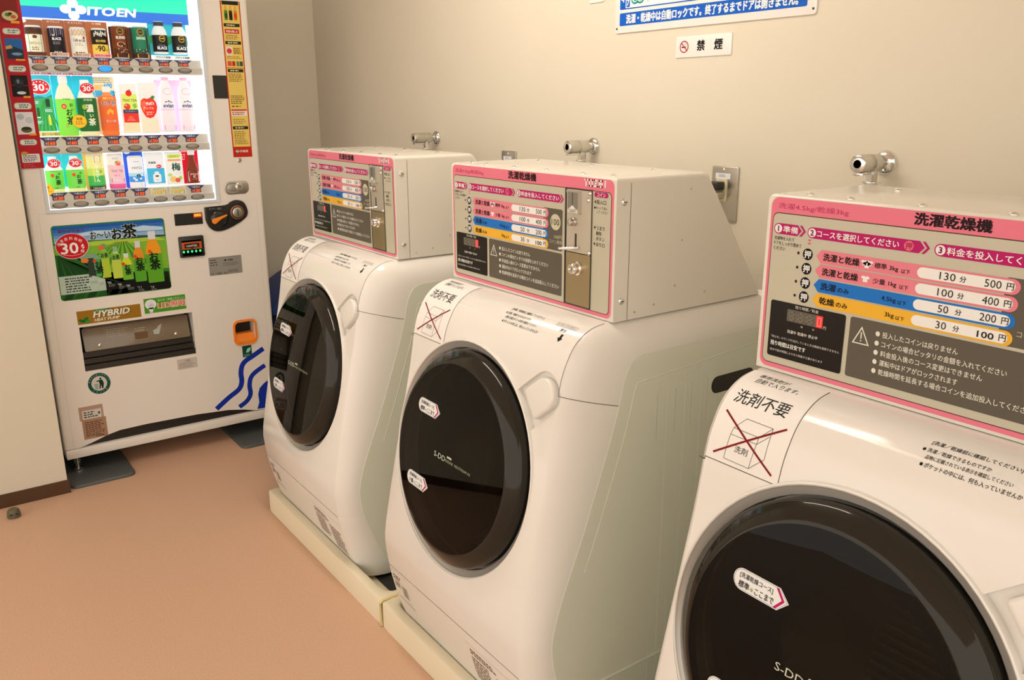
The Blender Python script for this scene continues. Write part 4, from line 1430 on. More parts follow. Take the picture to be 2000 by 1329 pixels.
for c, lab in ((6, 'black and white bottle can of black coffee, left of the two at the top right'), (7, 'black and white bottle can of black coffee, rightmost in the top row')):
    t = sample('bottle_can', 0, c, lab, 'bottle can')
    card_(t, .066, .016, .128, '38b8c8')
    lathe_at([(.0200, .020), (.0235, .022), (.0235, .026), (.0235, .082), (.0235, .090), (.0200, .101), (.0150, .110), (.0145, .113)], None, [bl('e8eaea'), bl('e8eaea'), bl('12161c'), bl('f4f6f6'), bl('f4f6f6'), bl('f0f2f2'), bl('e4e8e8')]).build('can_body', t)
    lathe_at([(.0155, .1125), (.0158, .1135), (.0158, .126), (.0145, .1275), (0, .1275)], None, [bl('30343a'), bl('3a3e44'), bl('f4f4f2'), bl('fafafa')]).build('cap', t)
    A = Art(wrap(.0237), ink=bl)
    A.ell(.003, .070, .0105, .0115, 'c8a038', 1, 24); A.ell(.003, .070, .0080, .0090, '3a300c', 2, 24); A.rect(-.003, .069, .009, .0725, 'd8b840', 3)
    A.text('BLACK', .002, .034, .0100, 'f6f6f4', 1, anchor='c', w=.033, bold=.035)
    A.scribble(-.010, .046, .014, .050, '8a8a88', 1, 1, .5, 33)
    A.build('print', t)
    A = Art(flat(-.0236), ink=bl)
    A.poly([(-.033, .080), (-.015, .084), (-.015, .060), (-.033, .050)], '3a9a60', 1); A.poly([(.015, .084), (.033, .080), (.033, .050), (.015, .060)], '3a9a60', 1)
    A.build('card_print', t)
    name_tag(t, 'e8ecee', 'ブラック無糖', '30343a')

# row 2
def badge(A, u, v, ru, rv, layer=3, words=True):
    A.ell(u, v, ru * 1.08, rv * 1.08, 'f8e8e4', layer, 32)
    A.ell(u, v, ru, rv, 'd81c34', layer + 1, 32)
    A.text('30', u - ru * .05, v - rv * .55, rv * .95, 'fff4f0', layer + 2, anchor='c', w=ru * 1.05, bold=.03)
    A.text('年', u + ru * .60, v - rv * .50, rv * .38, 'fff4f0', layer + 2)
    for k in range(6):
        a = math.pi * (.85 - k * .14)
        A.ell(u + ru * .76 * math.cos(a), v + rv * .74 * math.sin(a), ru * .085, rv * .10, 'fff0ec', layer + 2, 8)
t = sample('promotion_card', 1, 0, 'card showing green tea fields with a red 30 badge, first in middle row', 'card')
cd = MB(); cd.prism(rrect(-.034, .018, .030, .200, .001), flat(-.020), 0, .001, bl('40c8e0')); cd.build('card', t)
A = Art(flat(-.019), ink=bl)
A.poly([(-.034, .120), (.030, .132), (.030, .018), (-.034, .018)], '3cae5a', 0)
A.poly([(-.034, .126), (-.010, .134), (.010, .128), (.030, .138), (.030, .130), (-.034, .120)], '2c8aa0', 1)
for k in range(7):
    A.poly([(.002 + k * .0012, .118), (-.034 + k * .012, .020), (-.030 + k * .012, .020), (.003 + k * .0012, .118)], '2a8a44', 1)
badge(A, -.004, .162, .029, .023)
A.rect(.008, .098, .020, .124, '1c4438', 3); A.rect(-.020, .062, -.012, .095, '1c5a3a', 3); A.rect(-.021, .062, -.011, .066, 'd0e8c8', 4)
A.rect(.010, .038, .017, .066, 'e0d840', 3); A.rect(.0115, .066, .0155, .072, 'f4f4f0', 3)
for y_, z_ in ((-.018, .112), (.014, .086), (-.016, .048)):
    A.rect(y_ - .011, z_ - .006, y_ + .011, z_ + .006, '58a890', 3); A.scribble(y_ - .010, z_ - .005, y_ + .010, z_ + .005, 'e8f4ec', 4, 2, .5, int(z_ * 1000))
A.text('和食を愉しむ', 0, .2035, .0085, 'fff4f4', 1, anchor='c', w=.052, bold=.02); A.rect(-.031, .2015, .031, .2140, 'c83858', 0, r=.002)
A.rect(-.031, .002, .094, .0165, 'd8c078', 0); A.text('お〜いお茶  緑茶', .030, .0045, .0090, '4a4020', 1, anchor='c', w=.090, bold=.015)
A.build('card_print', t)
t = sample('tea_bottle', 1, 1, 'large light green tea bottle, second in the middle row', 'bottle')
card_(t, .070, .018, .200, '22c0dc')
A = pet(t, .0285, .198, 'f4f0a0', '8ce850', 'fafcf8', (.02, .62), 'fbf6d0')
A.text('お', .004, .070, .020, '143c14', 1, anchor='c', w=.017, bold=.02); A.text('茶', .006, .040, .026, '143c14', 1, anchor='c', w=.022, bold=.03)
A.text('お', .013, .098, .011, '143c14', 1, anchor='c', bold=.02); A.text('い', .015, .086, .007, '143c14', 1, anchor='c', bold=.02)
A.ell(-.009, .099, .0075, .0085, 'e83828', 1, 20); A.text('新', -.009, .0945, .008, 'fff0e0', 2, anchor='c')
A.text('伊藤園', 0, .120, .0055, '2a6a20', 1, anchor='c', w=.022)
A.rframe(-.008, .030, -.003, .044, .0008, 'e04828', 1, .002)
A.build('print', t)
A = Art(flat(-.0236), ink=bl); A.rect(-.031, .2015, .031, .2140, 'c83858', 0, r=.002); A.text('和食を愉しむ', 0, .2035, .0085, 'fff4f4', 1, anchor='c', w=.052, bold=.02); A.build('card_print', t)
t = sample('tea_bottle', 1, 2, 'dark green strong tea bottle with a red 30 badge, third in middle row', 'bottle')
card_(t, .070, .018, .200, '22c0dc')
A = pet(t, .0285, .186, 'f2eec0', '1c6a30', 'fafcf8', (.09, .68), 'fdfbe8')
A.text('濃', .003, .080, .026, 'f4f0d0', 1, anchor='c', w=.021, bold=.03); A.text('い', .006, .064, .010, 'f4f0d0', 1, anchor='c', bold=.03); A.text('茶', .006, .036, .024, 'f4f0d0', 1, anchor='c', w=.021, bold=.03)
A.ell(-.012, .097, .0075, .0085, 'a8b848', 1, 20); A.rect(-.016, .050, -.0135, .084, '6aa868', 1)
A.text('伊藤園', 0, .117, .0065, 'e8f0c8', 1, anchor='c', w=.026)
A.build('print', t)
A = Art(flat(.0275), ink=bl)
badge(A, .002, .158, .021, .017, 0)
A.ell(-.0325, .050, .0215, .0215, 'f0a010', 0, 32); A.ell(-.0325, .050, .0200, .0200, 'fcc030', 1, 32)
A.text('増量', -.0325, .0535, .0095, 'a06808', 2, anchor='c', w=.019, bold=.02); A.text('525', -.0345, .0400, .0105, 'a06808', 2, anchor='c', w=.020, bold=.01); A.text('ml', -.0235, .0400, .0050, 'a06808', 2)
A.build('badge', t)
A = Art(flat(-.0236), ink=bl); A.rect(-.031, .2015, .031, .2140, 'c83858', 0, r=.002); A.text('和食を愉しむ', 0, .2035, .0085, 'fff4f4', 1, anchor='c', w=.052, bold=.02); A.rect(-.028, .002, .033, .0165, 'd8c078', 0); A.text('濃い茶', .002, .0045, .0090, '4a4020', 1, anchor='c', w=.036, bold=.015); A.build('card_print', t)
t = sample('tea_bottle', 1, 3, 'orange barley tea bottle on a card, fourth in the middle row', 'bottle')
card_(t, .068, .004, .198, 'f6e0b8')
A = pet(t, .0265, .165, 'f07838', 'f06a34', 'f8f4ee', (.12, .80), 'f09050')
A.text('むぎ茶', .000, .100, .019, 'fff8e8', 2, anchor='c', w=.046, bold=.05); A.text('むぎ茶', .000, .100, .019, '5a2008', 3, anchor='c', w=.045, bold=.015)
A.text('健康ミネラル', 0, .122, .008, 'ffe878', 1, anchor='c', w=.034, bold=.015)
A.poly([(-.010, .080), (.000, .092), (.012, .084), (.010, .072), (-.008, .072)], 'f8b838', 1)
A.rect(-.014, .046, .016, .055, '70c0e8', 1, r=.004); A.text('カフェインゼロ', .001, .0478, .0055, 'f4f8fc', 2, anchor='c', w=.025)
A.build('print', t)
A = Art(flat(-.0236), ink=bl)
A.rect(-.030, .130, .030, .152, '48b0e0', 1); A.rect(-.030, .152, .010, .170, 'f0c078', 1); A.text('600', .012, .160, .016, '30a0e0', 1, anchor='c', w=.024, bold=.03)
A.scribble(-.032, .176, .032, .196, 'a8a8a0', 1, 3, .55, 61); A.scribble(.024, .030, .034, .150, '8a7a60', 1, 14, .6, 62)
A.text('5000', .000, .0060, .0140, 'e05058', 1, anchor='c', w=.036, bold=.02); A.text('名様', .020, .006, .010, 'e05058', 1)
A.build('card_print', t)
t = sample('carton_drink', 1, 4, 'apple tea drink with yellow green and red label, fifth in middle row', 'drink')
cd = MB(); cd.box((-.020, -.0215, .006), (.016, .0285, .176), bl('fbf2e6'), .003, 2); cd.build('carton', t)
A = Art(flat(.016), ink=bl)
A.rect(-.020, .044, .027, .078, 'e03428', 0); A.rect(-.020, .078, .027, .140, 'd8ee70', 0); A.rect(-.020, .076, .027, .088, '2a3a6a', 1); A.rect(-.020, .012, .027, .044, 'f8e2b8', 0)
A.ell(.003, .143, .0095, .0105, 'e02820', 1, 24); A.poly([(.002, .152), (.006, .157), (.009, .153)], '4a8a2c', 2)
A.ell(-.006, .098, .010, .0105, 'e04030', 1, 24); A.ell(-.009, .102, .003, .003, 'f8a898', 2, 12)
A.poly([(.010, .104), (.020, .110), (.025, .098), (.016, .090)], '7ac848', 1)
A.text("TEAS' TEA", .0035, .1150, .0085, '2a5a1c', 1, anchor='c', w=.044, bold=.01)
A.text('アップルティー', .004, .0790, .0060, 'e8e8f0', 2, anchor='c', w=.036)
A.ell(.002, .058, .0085, .0085, 'f06050', 1, 20); A.scribble(-.010, .0505, .022, .0535, 'f8d0c8', 1, 1, .6, 71)
A.build('print', t)
t = sample('carton_drink', 1, 5, 'white drink pack with a big red apple printed, sixth in middle row', 'drink')
cd = MB(); cd.box((-.020, -.030, .006), (.016, .028, .180), bl('fbf0e8'), .003, 2); cd.build('carton', t)
A = Art(flat(.016), ink=bl)
A.rect(-.028, .010, .026, .058, 'fbe6cc', 0)
A.poly([(-.024, .118), (-.014, .127), (-.004, .124), (.006, .128), (.016, .124), (.024, .112), (.026, .096), (.022, .078), (.012, .062), (.000, .058), (-.012, .062), (-.021, .078), (-.026, .098)], 'e8301c', 1)
A.poly([(-.024, .112), (-.012, .122), (-.008, .100), (-.018, .074)], 'f46a40', 2)
A.poly([(.006, .128), (.014, .136), (.022, .132), (.016, .122)], '3a8a4c', 2)
A.text("Vivit's", .004, .103, .0120, 'fff0e8', 3, anchor='c', w=.026, bold=.03, rot=.12)
A.text('アップル', -.002, .088, .0090, 'fff0e8', 3, anchor='c', w=.034, bold=.01); A.scribble(-.010, .068, .014, .082, 'f8c8b8', 3, 2, .5, 77)
A.build('print', t)
for c, lab in ((6, 'pink mineral water bottle, left one of the two on the middle row'), (7, 'pink mineral water bottle, rightmost in the middle row')):
    t = sample('water_bottle', 1, c, lab, 'bottle')
    card_(t, .064, .008, .190, 'f9c6de')
    lathe_at([(.0215, .010), (.0245, .014), (.0245, .080), (.0235, .084), (.0245, .090), (.0245, .130), (.0210, .160), (.0120, .180), (.0115, .190)], None, [bl('fde6f1')] * 3 + [bl('f8cee2')] + [bl('fef2f8')] * 4).build('bottle_body', t)
    lathe_at([(.0125, .188), (.0128, .189), (.0128, .199), (0, .1995)], bl('fbc4de')).build('cap', t)
    A = Art(wrap(.0247), ink=bl)
    A.rect(-.022, .084, .022, .132, 'fef8fb', 1)
    A.text('evian', .001, .095, .0125, '3a4a80', 2, anchor='c', w=.034, bold=.025)
    A.poly([(-.013, .111), (-.006, .117), (-.003, .114), (.002, .120), (.007, .114), (.010, .116), (.015, .111), (.006, .113), (.001, .115), (-.005, .113)], '30486e', 2)
    A.rect(-.018, .0895, .018, .0908, 'b06a90', 2)
    A.rect(-.019, .018, .022, .033, 'e83898', 2); A.scribble(-.015, .021, .020, .030, 'fbd0e6', 3, 2, .4, 90 + c)
    A.ring(.002, .150, .0155, .0115, .0012, 'e890b8', 1)
    A.build('print', t)

# row 3
for c, lab in ((0, 'small green tea bottle with a yellow 295 badge, leftmost in bottom row'), (1, 'small green tea bottle, second in the bottom row')):
    t = sample('tea_bottle', 2, c, lab, 'bottle')
    card_(t, .066, .014, .126, '30c8d8')
    A = pet(t, .0265, .120, 'f0f0b0', '74dc54', 'fafcf8', (.10, .62), 'fdfbea')
    A.text('お', .006, .046, .012, '143c14', 1, anchor='c', bold=.03); A.text('茶', .007, .026, .017, '143c14', 1, anchor='c', w=.015, bold=.04); A.text('お', .013, .060, .007, '143c14', 1, anchor='c', bold=.03)
    A.ell(-.008, .058, .0055, .0060, 'e84828', 1, 18); A.rect(-.020, .0135, .020, .019, 'c8b870', 1); A.text('緑茶', 0, .014, .0045, '4a4020', 2, anchor='c')
    A.scribble(-.012, .071, .012, .0745, '5a9a48', 1, 1, .6, 93)
    A.build('print', t)
    A = Art(flat(.0262), ink=bl); badge(A, .001, .098, .0185, .0145, 0)
    if c == 0:
        A.ell(-.030, .012, .0200, .0195, 'f0a010', 0, 32); A.ell(-.030, .012, .0186, .0181, 'fcc030', 1, 32)
        A.text('増量', -.030, .0160, .0080, 'a06808', 2, anchor='c', w=.016, bold=.02); A.text('295', -.0315, .0040, .0090, 'a06808', 2, anchor='c', w=.018); A.text('ml', -.0215, .004, .0042, 'a06808', 2)
    A.build('badge', t)
t = sample('drink_can', 2, 2, 'yellow and green tea can with vertical writing, third in the bottom row', 'drink can')
card_(t, .066, .000, .128, 'f6b858')
can(t, .0255, .122, [(.12, '30281a'), (.16, '2a9a50'), (.42, '48b858'), (.62, 'c8e068'), (.97, 'f4e8a0')])
A = Art(wrap(.0257), ink=bl)
for k, ch in enumerate('さんぴん'):
    A.text(ch, .001, .078 - k * .016, .0125, 'fbfbe8', 1, anchor='c', w=.010, bold=.03)
A.text('茶', .011, .060, .009, '3a6a28', 1, anchor='c'); A.rect(-.011, .030, -.0085, .085, 'e8f090', 1)
A.rframe(-.004, .098, .014, .118, .0012, 'c83828', 1); A.rect(-.0025, .0995, .0125, .1165, 'fdf4e8', 1)
A.text('こだわりの茶葉', .001, .004, .0080, 'e8dcc0', 1, anchor='c', w=.040, bold=.02)
A.build('print', t)
t = sample('drink_can', 2, 3, 'pink peach tea can with a dark band, fourth in the bottom row', 'drink can')
can(t, .0260, .122, [(.10, 'e85890'), (.16, 'f060a0'), (.30, 'fbc0d4'), (.70, 'fbc8d0'), (.97, 'fdeef0')])
A = Art(wrap(.0262), ink=bl)
A.rect(-.021, .026, .022, .038, '3a1c48', 1); A.text('ピーチティー', 0, .0285, .0075, 'f8f0f4', 2, anchor='c', w=.034, bold=.02)
A.ell(.004, .092, .0100, .0085, 'f0b058', 1, 20); A.ell(.005, .088, .007, .006, 'e86a6a', 2, 18); A.poly([(-.006, .094), (.000, .100), (.004, .094)], '5a9a48', 3)
A.text("TEAS' TEA", 0, .060, .0090, 'b05878', 1, anchor='c', w=.038, bold=.01); A.scribble(-.012, .104, .014, .112, 'a8a098', 1, 2, .5, 96); A.scribble(-.012, .045, .012, .054, 'f89ab8', 1, 1, .8, 97)
A.build('print', t)
t = sample('drink_can', 2, 4, 'white and blue can on a dark blue card, fifth in the bottom row', 'drink can')
card_(t, .066, -.000, .130, '2458c8')
can(t, .0240, .112, [(.20, 'f4f8fc'), (.38, '3a9ae8'), (.48, 'a8dcf8'), (.97, 'fdfdff')])
A = Art(wrap(.0242), ink=bl)
A.text('ナタデココ', 0, .068, .0085, '1c2c58', 1, anchor='c', w=.034, bold=.02)
for y_, z_ in ((-.012, .036), (.000, .043), (.010, .034), (.014, .046), (-.006, .030)):
    A.rect(y_ - .004, z_ - .0035, y_ + .004, z_ + .0035, 'e8f6fc', 1, r=.001)
A.ell(.003, .044, .007, .006, '2a4a7a', 2, 18); A.scribble(-.010, .092, .012, .096, '8a98b8', 1, 1, .6, 99)
A.build('print', t)
A = Art(flat(-.0236), ink=bl); A.rect(-.020, .001, .022, .016, '8a98b0', 1); A.scribble(-.017, .003, .019, .014, '3a4868', 2, 2, .6, 102); A.ell(-.018, .126, .010, .007, 'd0e8fc', 1); A.build('card_print', t)
t = sample('carton_drink', 2, 5, 'white and sky blue milk drink pack, left of the plum drink', 'drink')
cd = MB(); cd.box((-.018, -.031, .008), (.016, .028, .124), bl('fcfcfe'), .002, 2); cd.build('carton', t)
A = Art(flat(.016), ink=bl)
A.rect(-.030, .014, .027, .068, '48b8e4', 0); A.poly(rrect(-.012, .018, .014, .048, .006), 'fafcfe', 1); A.rect(-.006, .048, .008, .056, 'fafcfe', 1)
A.ell(.001, .040, .006, .003, '30384a', 2, 14); A.ell(.010, .074, .0090, .0065, 'e02048', 1, 22); A.scribble(.004, .0715, .016, .0765, 'fbe0e4', 2, 1, .6, 104)
A.text('乳酸菌', -.011, .084, .0080, '30384a', 1, anchor='c', w=.024, bold=.02); A.scribble(-.004, .024, .007, .028, 'a8b4c0', 2, 1, .6, 105)
A.build('print', t)
t = sample('carton_drink', 2, 6, 'white plum soda pack with large black plum character', 'drink')
cd = MB(); cd.box((-.018, -.030, .006), (.016, .027, .124), bl('fdfaf2'), .002, 2); cd.build('carton', t)
A = Art(flat(.016), ink=bl)
A.rect(-.022, .102, .022, .114, 'c8e058', 0, r=.003); A.rect(-.022, .090, .022, .098, 'f4a878', 0, r=.003); A.text('はちみつ', 0, .104, .0065, '5a7a20', 1, anchor='c', w=.028)
A.text('梅', .004, .056, .028, '1a4a3a', 1, anchor='c', w=.028, bold=.03); A.text('ソーダ', .010, .044, .0070, '6a8a70', 1, anchor='c', w=.018)
A.ell(-.008, .026, .0120, .0110, 'f0c878', 1, 22); A.ell(.006, .022, .0090, .0085, 'e0604a', 2, 22); A.ell(.016, .030, .0060, .0070, 'a8d060', 1, 18); A.ell(-.018, .042, .008, .006, 'b8d890', 1, 18)
A.build('print', t)
t = sample('soda_bottle', 2, 7, 'brown glass soda bottle with red label, rightmost in the bottom row', 'bottle')
card_(t, .066, .004, .132, 'd8142c', off=-.002)
lathe_at([(.0190, .008), (.0215, .011), (.0215, .050), (.0180, .066), (.0105, .094), (.0090, .112)], bl('7a3018')).build('bottle_body', t)
lathe_at([(.0110, .110), (.0112, .111), (.0112, .124), (.010, .126), (0, .126)], bl('f4f0ec')).build('cap', t)
A = Art(wrap(.0217), ink=bl)
A.rect(-.0210, .013, .0210, .052, 'f4ece8', 1, r=.006); A.rect(-.0150, .017, .0160, .047, 'd82830', 2, r=.004)
A.text('ビタミン', 0, .038, .0060, 'fdf0e8', 3, anchor='c', w=.024, bold=.02); A.text('C', 0, .028, .008, 'fdf0e8', 3, anchor='c', bold=.04); A.text('ソーダ', 0, .0205, .0050, 'fdf0e8', 3, anchor='c', w=.016)
A.build('print', t)
A = Art(flat(-.0236), ink=bl); A.text('1日分のビタミン', -.002, .120, .0090, 'fdf4f0', 1, anchor='c', w=.050, bold=.03); A.scribble(-.030, .090, -.014, .114, 'f8d0d0', 1, 3, .5, 110); A.build('card_print', t)

# --- stickers and fittings on the door
def board(pts, h, m):
    b = MB(); b.prism(pts, vf, 0, h, m); return b
def sticker(name, pts, col, h=.0006):
    b = board(pts, h, pr(col) if isinstance(col, str) else col)
    A = vart(0, h); A.mb = b
    return A
# left red banner
A = sticker('banner', rrect(-.7565 + .004, 1.197, -.6800, 1.80, .001), 'b8222a', .0052)
for z_, hgt in ((1.655, .020), (1.534, .021), (1.410, .022), (1.287, .020)):
    A.rect(-.745, z_ - hgt / 2, -.692, z_ + hgt / 2, 'e4e0cc', 1, r=.009); A.rframe(-.744, z_ - hgt / 2 + .001, -.693, z_ + hgt / 2 - .001, .0008, '7a8060', 2, .008)
    A.scribble(-.730, z_ - hgt * .32, -.695, z_ + hgt * .32, '4a6a5a', 2, 2, .55, int(z_ * 999))
A.rect(-.745, 1.682, -.690, 1.80, '8a2a20', 1); A.ell(-.716, 1.705, .024, .016, 'd8c090', 2); A.ell(-.722, 1.708, .009, .006, '5a7a2c', 3); A.ell(-.706, 1.702, .008, .006, 'c85a30', 3); A.ell(-.714, 1.712, .006, .004, '7a4a20', 3)
A.rect(-.716, 1.681, -.690, 1.689, 'f0a030', 3)
A.rect(-.743, 1.565, -.692, 1.632, '2a6aa0', 1); A.poly([(-.743, 1.598), (-.720, 1.606), (-.692, 1.596), (-.692, 1.565), (-.743, 1.565)], '243848', 2); A.poly([(-.743, 1.606), (-.726, 1.611), (-.722, 1.600), (-.743, 1.596)], 'c8a060', 3); A.ell(-.712, 1.582, .016, .005, '8098a8', 3)
A.rect(-.718, 1.560, -.690, 1.566, 'f0a030', 3)
A.rect(-.744, 1.441, -.692, 1.512, '1c1a1c', 1); A.rect(-.744, 1.478, -.692, 1.4795, 'b8222a', 2); A.ell(-.720, 1.488, .014, .016, '303438', 2); A.ell(-.716, 1.455, .018, .0075, '101012', 2); A.ell(-.716, 1.454, .014, .005, 'd8d8d0', 3); A.ell(-.722, 1.492, .004, .007, '7a8088', 3)
A.rect(-.712, 1.437, -.690, 1.444, 'f0a030', 3)
A.rect(-.746, 1.314, -.692, 1.390, 'e8dcd4', 1); A.ell(-.732, 1.374, .0115, .010, 'b8bcb8', 2); A.ell(-.706, 1.362, .0115, .011, 'c8ccc8', 2); A.ell(-.718, 1.330, .0170, .0105, '6a6440', 2); A.ell(-.718, 1.334, .0150, .0045, '3a3820', 3)
A.rect(-.712, 1.310, -.690, 1.317, 'f0a030', 3)
A.rect(-.746, 1.217, -.690, 1.247, 'e8dcd0', 1, r=.003); A.ell(-.736, 1.249, .011, .0065, 'c89a48', 2, 20); A.scribble(-.742, 1.220, -.694, 1.243, '6a5a50', 2, 4, .5, 120)
A.scribble(-.744, 1.200, -.700, 1.213, 'd86a68', 1, 2, .4, 121)
A.mb.build('banner_sticker', VM)
# right yellow strip
A = sticker('strip', rrect(.0005, 1.209, .0775, 1.80, .001), 'c8301c', .0006)
A.rect(.0045, 1.250, .0735, 1.80, 'ecc86a', 1)
for k, (bc, cc) in enumerate((('5a8a2c', '2c5a1c'), ('3a2a20', '1c1814'), ('e08030', 'd8501c'))):
    y_ = .020 + k * .0185
    A.rect(y_ - .0065, 1.730, y_ + .0065, 1.765, bc, 2, r=.002); A.rect(y_ - .0055, 1.738, y_ + .0055, 1.755, cc, 3); A.poly([(y_ - .0065, 1.765), (y_ + .0065, 1.765), (y_ + .003, 1.777), (y_ - .003, 1.777)], 'd8b050', 2); A.rect(y_ - .003, 1.777, y_ + .003, 1.783, 'f0a030', 3)
A.rect(.007, 1.786, .071, 1.80, '2a2c20', 2)
for z_ in (1.712, 1.647, 1.543, 1.324):
    A.rect(.008, z_ - .006, .070, z_ + .006, '303426', 2, r=.001); A.scribble(.018, z_ - .004, .060, z_ + .004, 'e0d0a0', 3, 1, .6, int(z_ * 777))
A.rect(.010, 1.681, .066, 1.697, 'c83028', 2, r=.003); A.text('和食を愉しむ', .038, 1.684, .0095, 'fbe8d8', 3, anchor='c', w=.046, bold=.02)
A.scribble(.012, 1.658, .066, 1.677, '8a6a30', 2, 3, .45, 130)
A.rect(.009, 1.600, .033, 1.632, 'f0d8c8', 2); A.ell(.021, 1.616, .010, .010, 'd84040', 3, 20); A.rect(.036, 1.604, .070, 1.631, 'e0b858', 2); A.scribble(.038, 1.606, .068, 1.629, '7a5a28', 3, 3, .5, 131); A.scribble(.010, 1.586, .070, 1.598, '8a6a30', 2, 2, .4, 132)
A.rect(.010, 1.560, .026, 1.578, 'd85a50', 2); A.rect(.028, 1.560, .040, 1.578, 'b83a30', 2); A.rect(.045, 1.560, .056, 1.578, '6a8a50', 2); A.rect(.058, 1.560, .070, 1.578, '3a5a40', 2)
A.rect(.0045, 1.5515, .0735, 1.5540, 'c8301c', 2)
A.scribble(.010, 1.500, .068, 1.533, '8a6a30', 2, 5, .5, 133); A.scribble(.010, 1.415, .068, 1.450, '6a5020', 2, 5, .5, 134)
A.scribble(.012, 1.402, .060, 1.412, '8a6a30', 2, 1, .5, 139)
A.rect(.008, 1.370, .070, 1.390, 'f0dcc8', 2); A.rect(.008, 1.390, .070, 1.3955, 'c8301c', 2); A.scribble(.011, 1.373, .067, 1.387, 'b83a30', 3, 2, .5, 135)
A.scribble(.012, 1.338, .066, 1.360, '9a7a40', 2, 3, .4, 136); A.scribble(.012, 1.258, .068, 1.312, '8a6a30', 2, 8, .45, 137)
for k in range(4):
    a = k * math.pi / 2
    A.ell(.018 + .0038 * math.cos(a), 1.232 + .0036 * math.sin(a), .0036, .0028, '6ad090' if k % 2 else 'f0f0e0', 2, 14, rot=a)
A.text('伊藤園', .027, 1.2275, .0095, 'f0d8c8', 2, w=.034, bold=.02)
A.mb.build('strip_sticker', VM)
b = board(rrect(-.054, 1.437, .0004, 1.524, .003), .0015, M_BLACK); b.build('sensor_plate', VM)
# key lock plate
lk = flat_shape(rrect(-.049, 1.062, .051, 1.116, .022), vf, 0, .004, M_STEEL, .002, 2).build('lock_plate', VM)
MB().lathe([(.021, .003), (.021, .0045), (.016, .0038)], M_STEEL, lambda a, b, h: vf(-.015 + a * 1.4, 1.089 + b, h), n=24, caps=False).build('lock_recess', lk)
c_ = MB(); c_.lathe([(.0150, .004), (.0150, .007), (.011, .009), (.0085, .0135), (0, .0140)], M_CHROME, lambda a, b, h: vf(.011 + a, 1.092 + b, h), n=24); c_.box((.0139, .010, 1.087), (.0144, .012, 1.097), M_DARK); c_.build('lock_cylinder', lk)
MB().lathe([(.0095, 0), (.0095, .0025), (.006, .006), (0, .0062)], M_CHROME, lambda a, b, h: vf(.024 + a, 1.1965 + b, h), n=20).build('key_hole', VM)
# tea poster
P = vart(0, .0008)
PU0, PV0, PU1, PV1 = -.690, .707, -.294, .988
P.mb.prism(rrect(PU0, PV0, PU1, PV1, .012), vf, 0, .0008, pr('3c8a34'))
def pz(f): return PV0 + (PV1 - PV0) * f
def pu(f): return PU0 + (PU1 - PU0) * f
def prect(a, b, c, d, col, layer): P.rect(pu(a), pz(b), pu(c), pz(d), col, layer)
def ppoly(pts, col, layer): P.poly([(pu(a), pz(b)) for a, b in pts], col, layer)
skyc = ['2a62a4', '3a74b2', '5088be', '74a2cc', '9ab8d2', 'b4c8ce']
for k, cc in enumerate(skyc):
    z1 = .985 - k * .038
    prect(.012, z1 - .040, .988, z1, cc, 1)
ppoly([(.10, .86), (.36, .90), (.62, .88), (.80, .92), (.98, .88), (.98, .84), (.6, .85), (.3, .84), (.05, .83)], 'c8d6dc', 2)
ppoly([(.004, .765), (.25, .780), (.55, .765), (.75, .790), (.996, .770), (.996, .74), (.004, .73)], '3a5a50', 2)
ppoly([(.004, .745), (.35, .765), (.996, .745), (.996, .30), (.004, .30)], '8ab83a', 3)
ppoly([(.30, .752), (.9, .752), (.996, .70), (.15, .70)], 'b8cc4a', 4)
for k in range(8):         # rows of bushes
    x = .02 + k * .115
    ppoly([(.60 + (x - .60) * .12, .725), (.60 + (x + .05 - .60) * .12, .725), (x + .055, .30), (x, .30)], '4c8c2a', 4)
ppoly([(.004, .62), (.16, .58), (.62, .10), (.55, .012), (.03, .012), (.004, .03)], '2c6a28', 5)
for k in range(9):
    ppoly([(.02 + k * .015, .60 - k * .012), (.035 + k * .015, .598 - k * .012), (.06 + k * .075, .32 - k * .03), (.01 + k * .075, .32 - k * .03)], '1c4c1c', 6)
ppoly([(.006, .33), (.26, .33), (.62, .10), (.62, .085), (.006, .085)], 'c0c8b0', 7)
ppoly([(.15, .60), (.30, .60), (.40, .46), (.40, .34), (.64, .10), (.996, .10), (.996, .02), (.60, .012), (.55, .012)], '14180f', 6)
for k in range(6):
    ppoly([(.02 + k * .10, .012), (.09 + k * .10, .012), (.12 + k * .10, .083), (.05 + k * .10, .083)], '2a5a22' if k % 2 else '1c441a', 8)
ppoly([(.17, .60), (.34, .60), (.40, .50), (.42, .36), (.64, .12), (.40, .26), (.30, .42)], '8aa884', 7)
prect(.40, .012, .988, .18, '10140e', 8)
ppoly([(.40, .10), (.40, .34), (.55, .30), (.988, .25), (.988, .10)], '1c2a18', 7)
P.scribble(pu(.055), pz(.10), pu(.30), pz(.31), '3a4438', 9, 6, .45, 150)
def pbottle(cu, b, t, w, body, top, cap, lw=0):
    cc, hw = cu, w / 2
    h = t - b
    ppoly([(cc - hw, b + .01), (cc - hw * .9, b), (cc + hw * .9, b), (cc + hw, b + .01), (cc + hw, b + h * .58), (cc + hw * .85, b + h * .70), (cc + hw * .45, b + h * .84), (cc - hw * .45, b + h * .84), (cc - hw * .85, b + h * .70), (cc - hw, b + h * .58)], body, 9)
    ppoly([(cc + hw, b + h * .56), (cc + hw * .85, b + h * .70), (cc + hw * .45, b + h * .84), (cc - hw * .45, b + h * .84), (cc - hw * .85, b + h * .70), (cc - hw, b + h * .56)], top, 10)
    prect(cc - hw * .46, b + h * .84, cc + hw * .46, b + h, cap, 11)
pbottle(.865, .115, .835, .150, '6aa82c', 'f0a028', 'e4dcd8')
pbottle(.725, .150, .715, .105, '62a42c', 'e8962c', 'dcd4d0')
pbottle(.610, .195, .560, .095, '7cb83a', 'd8d838', 'e0dcd4')
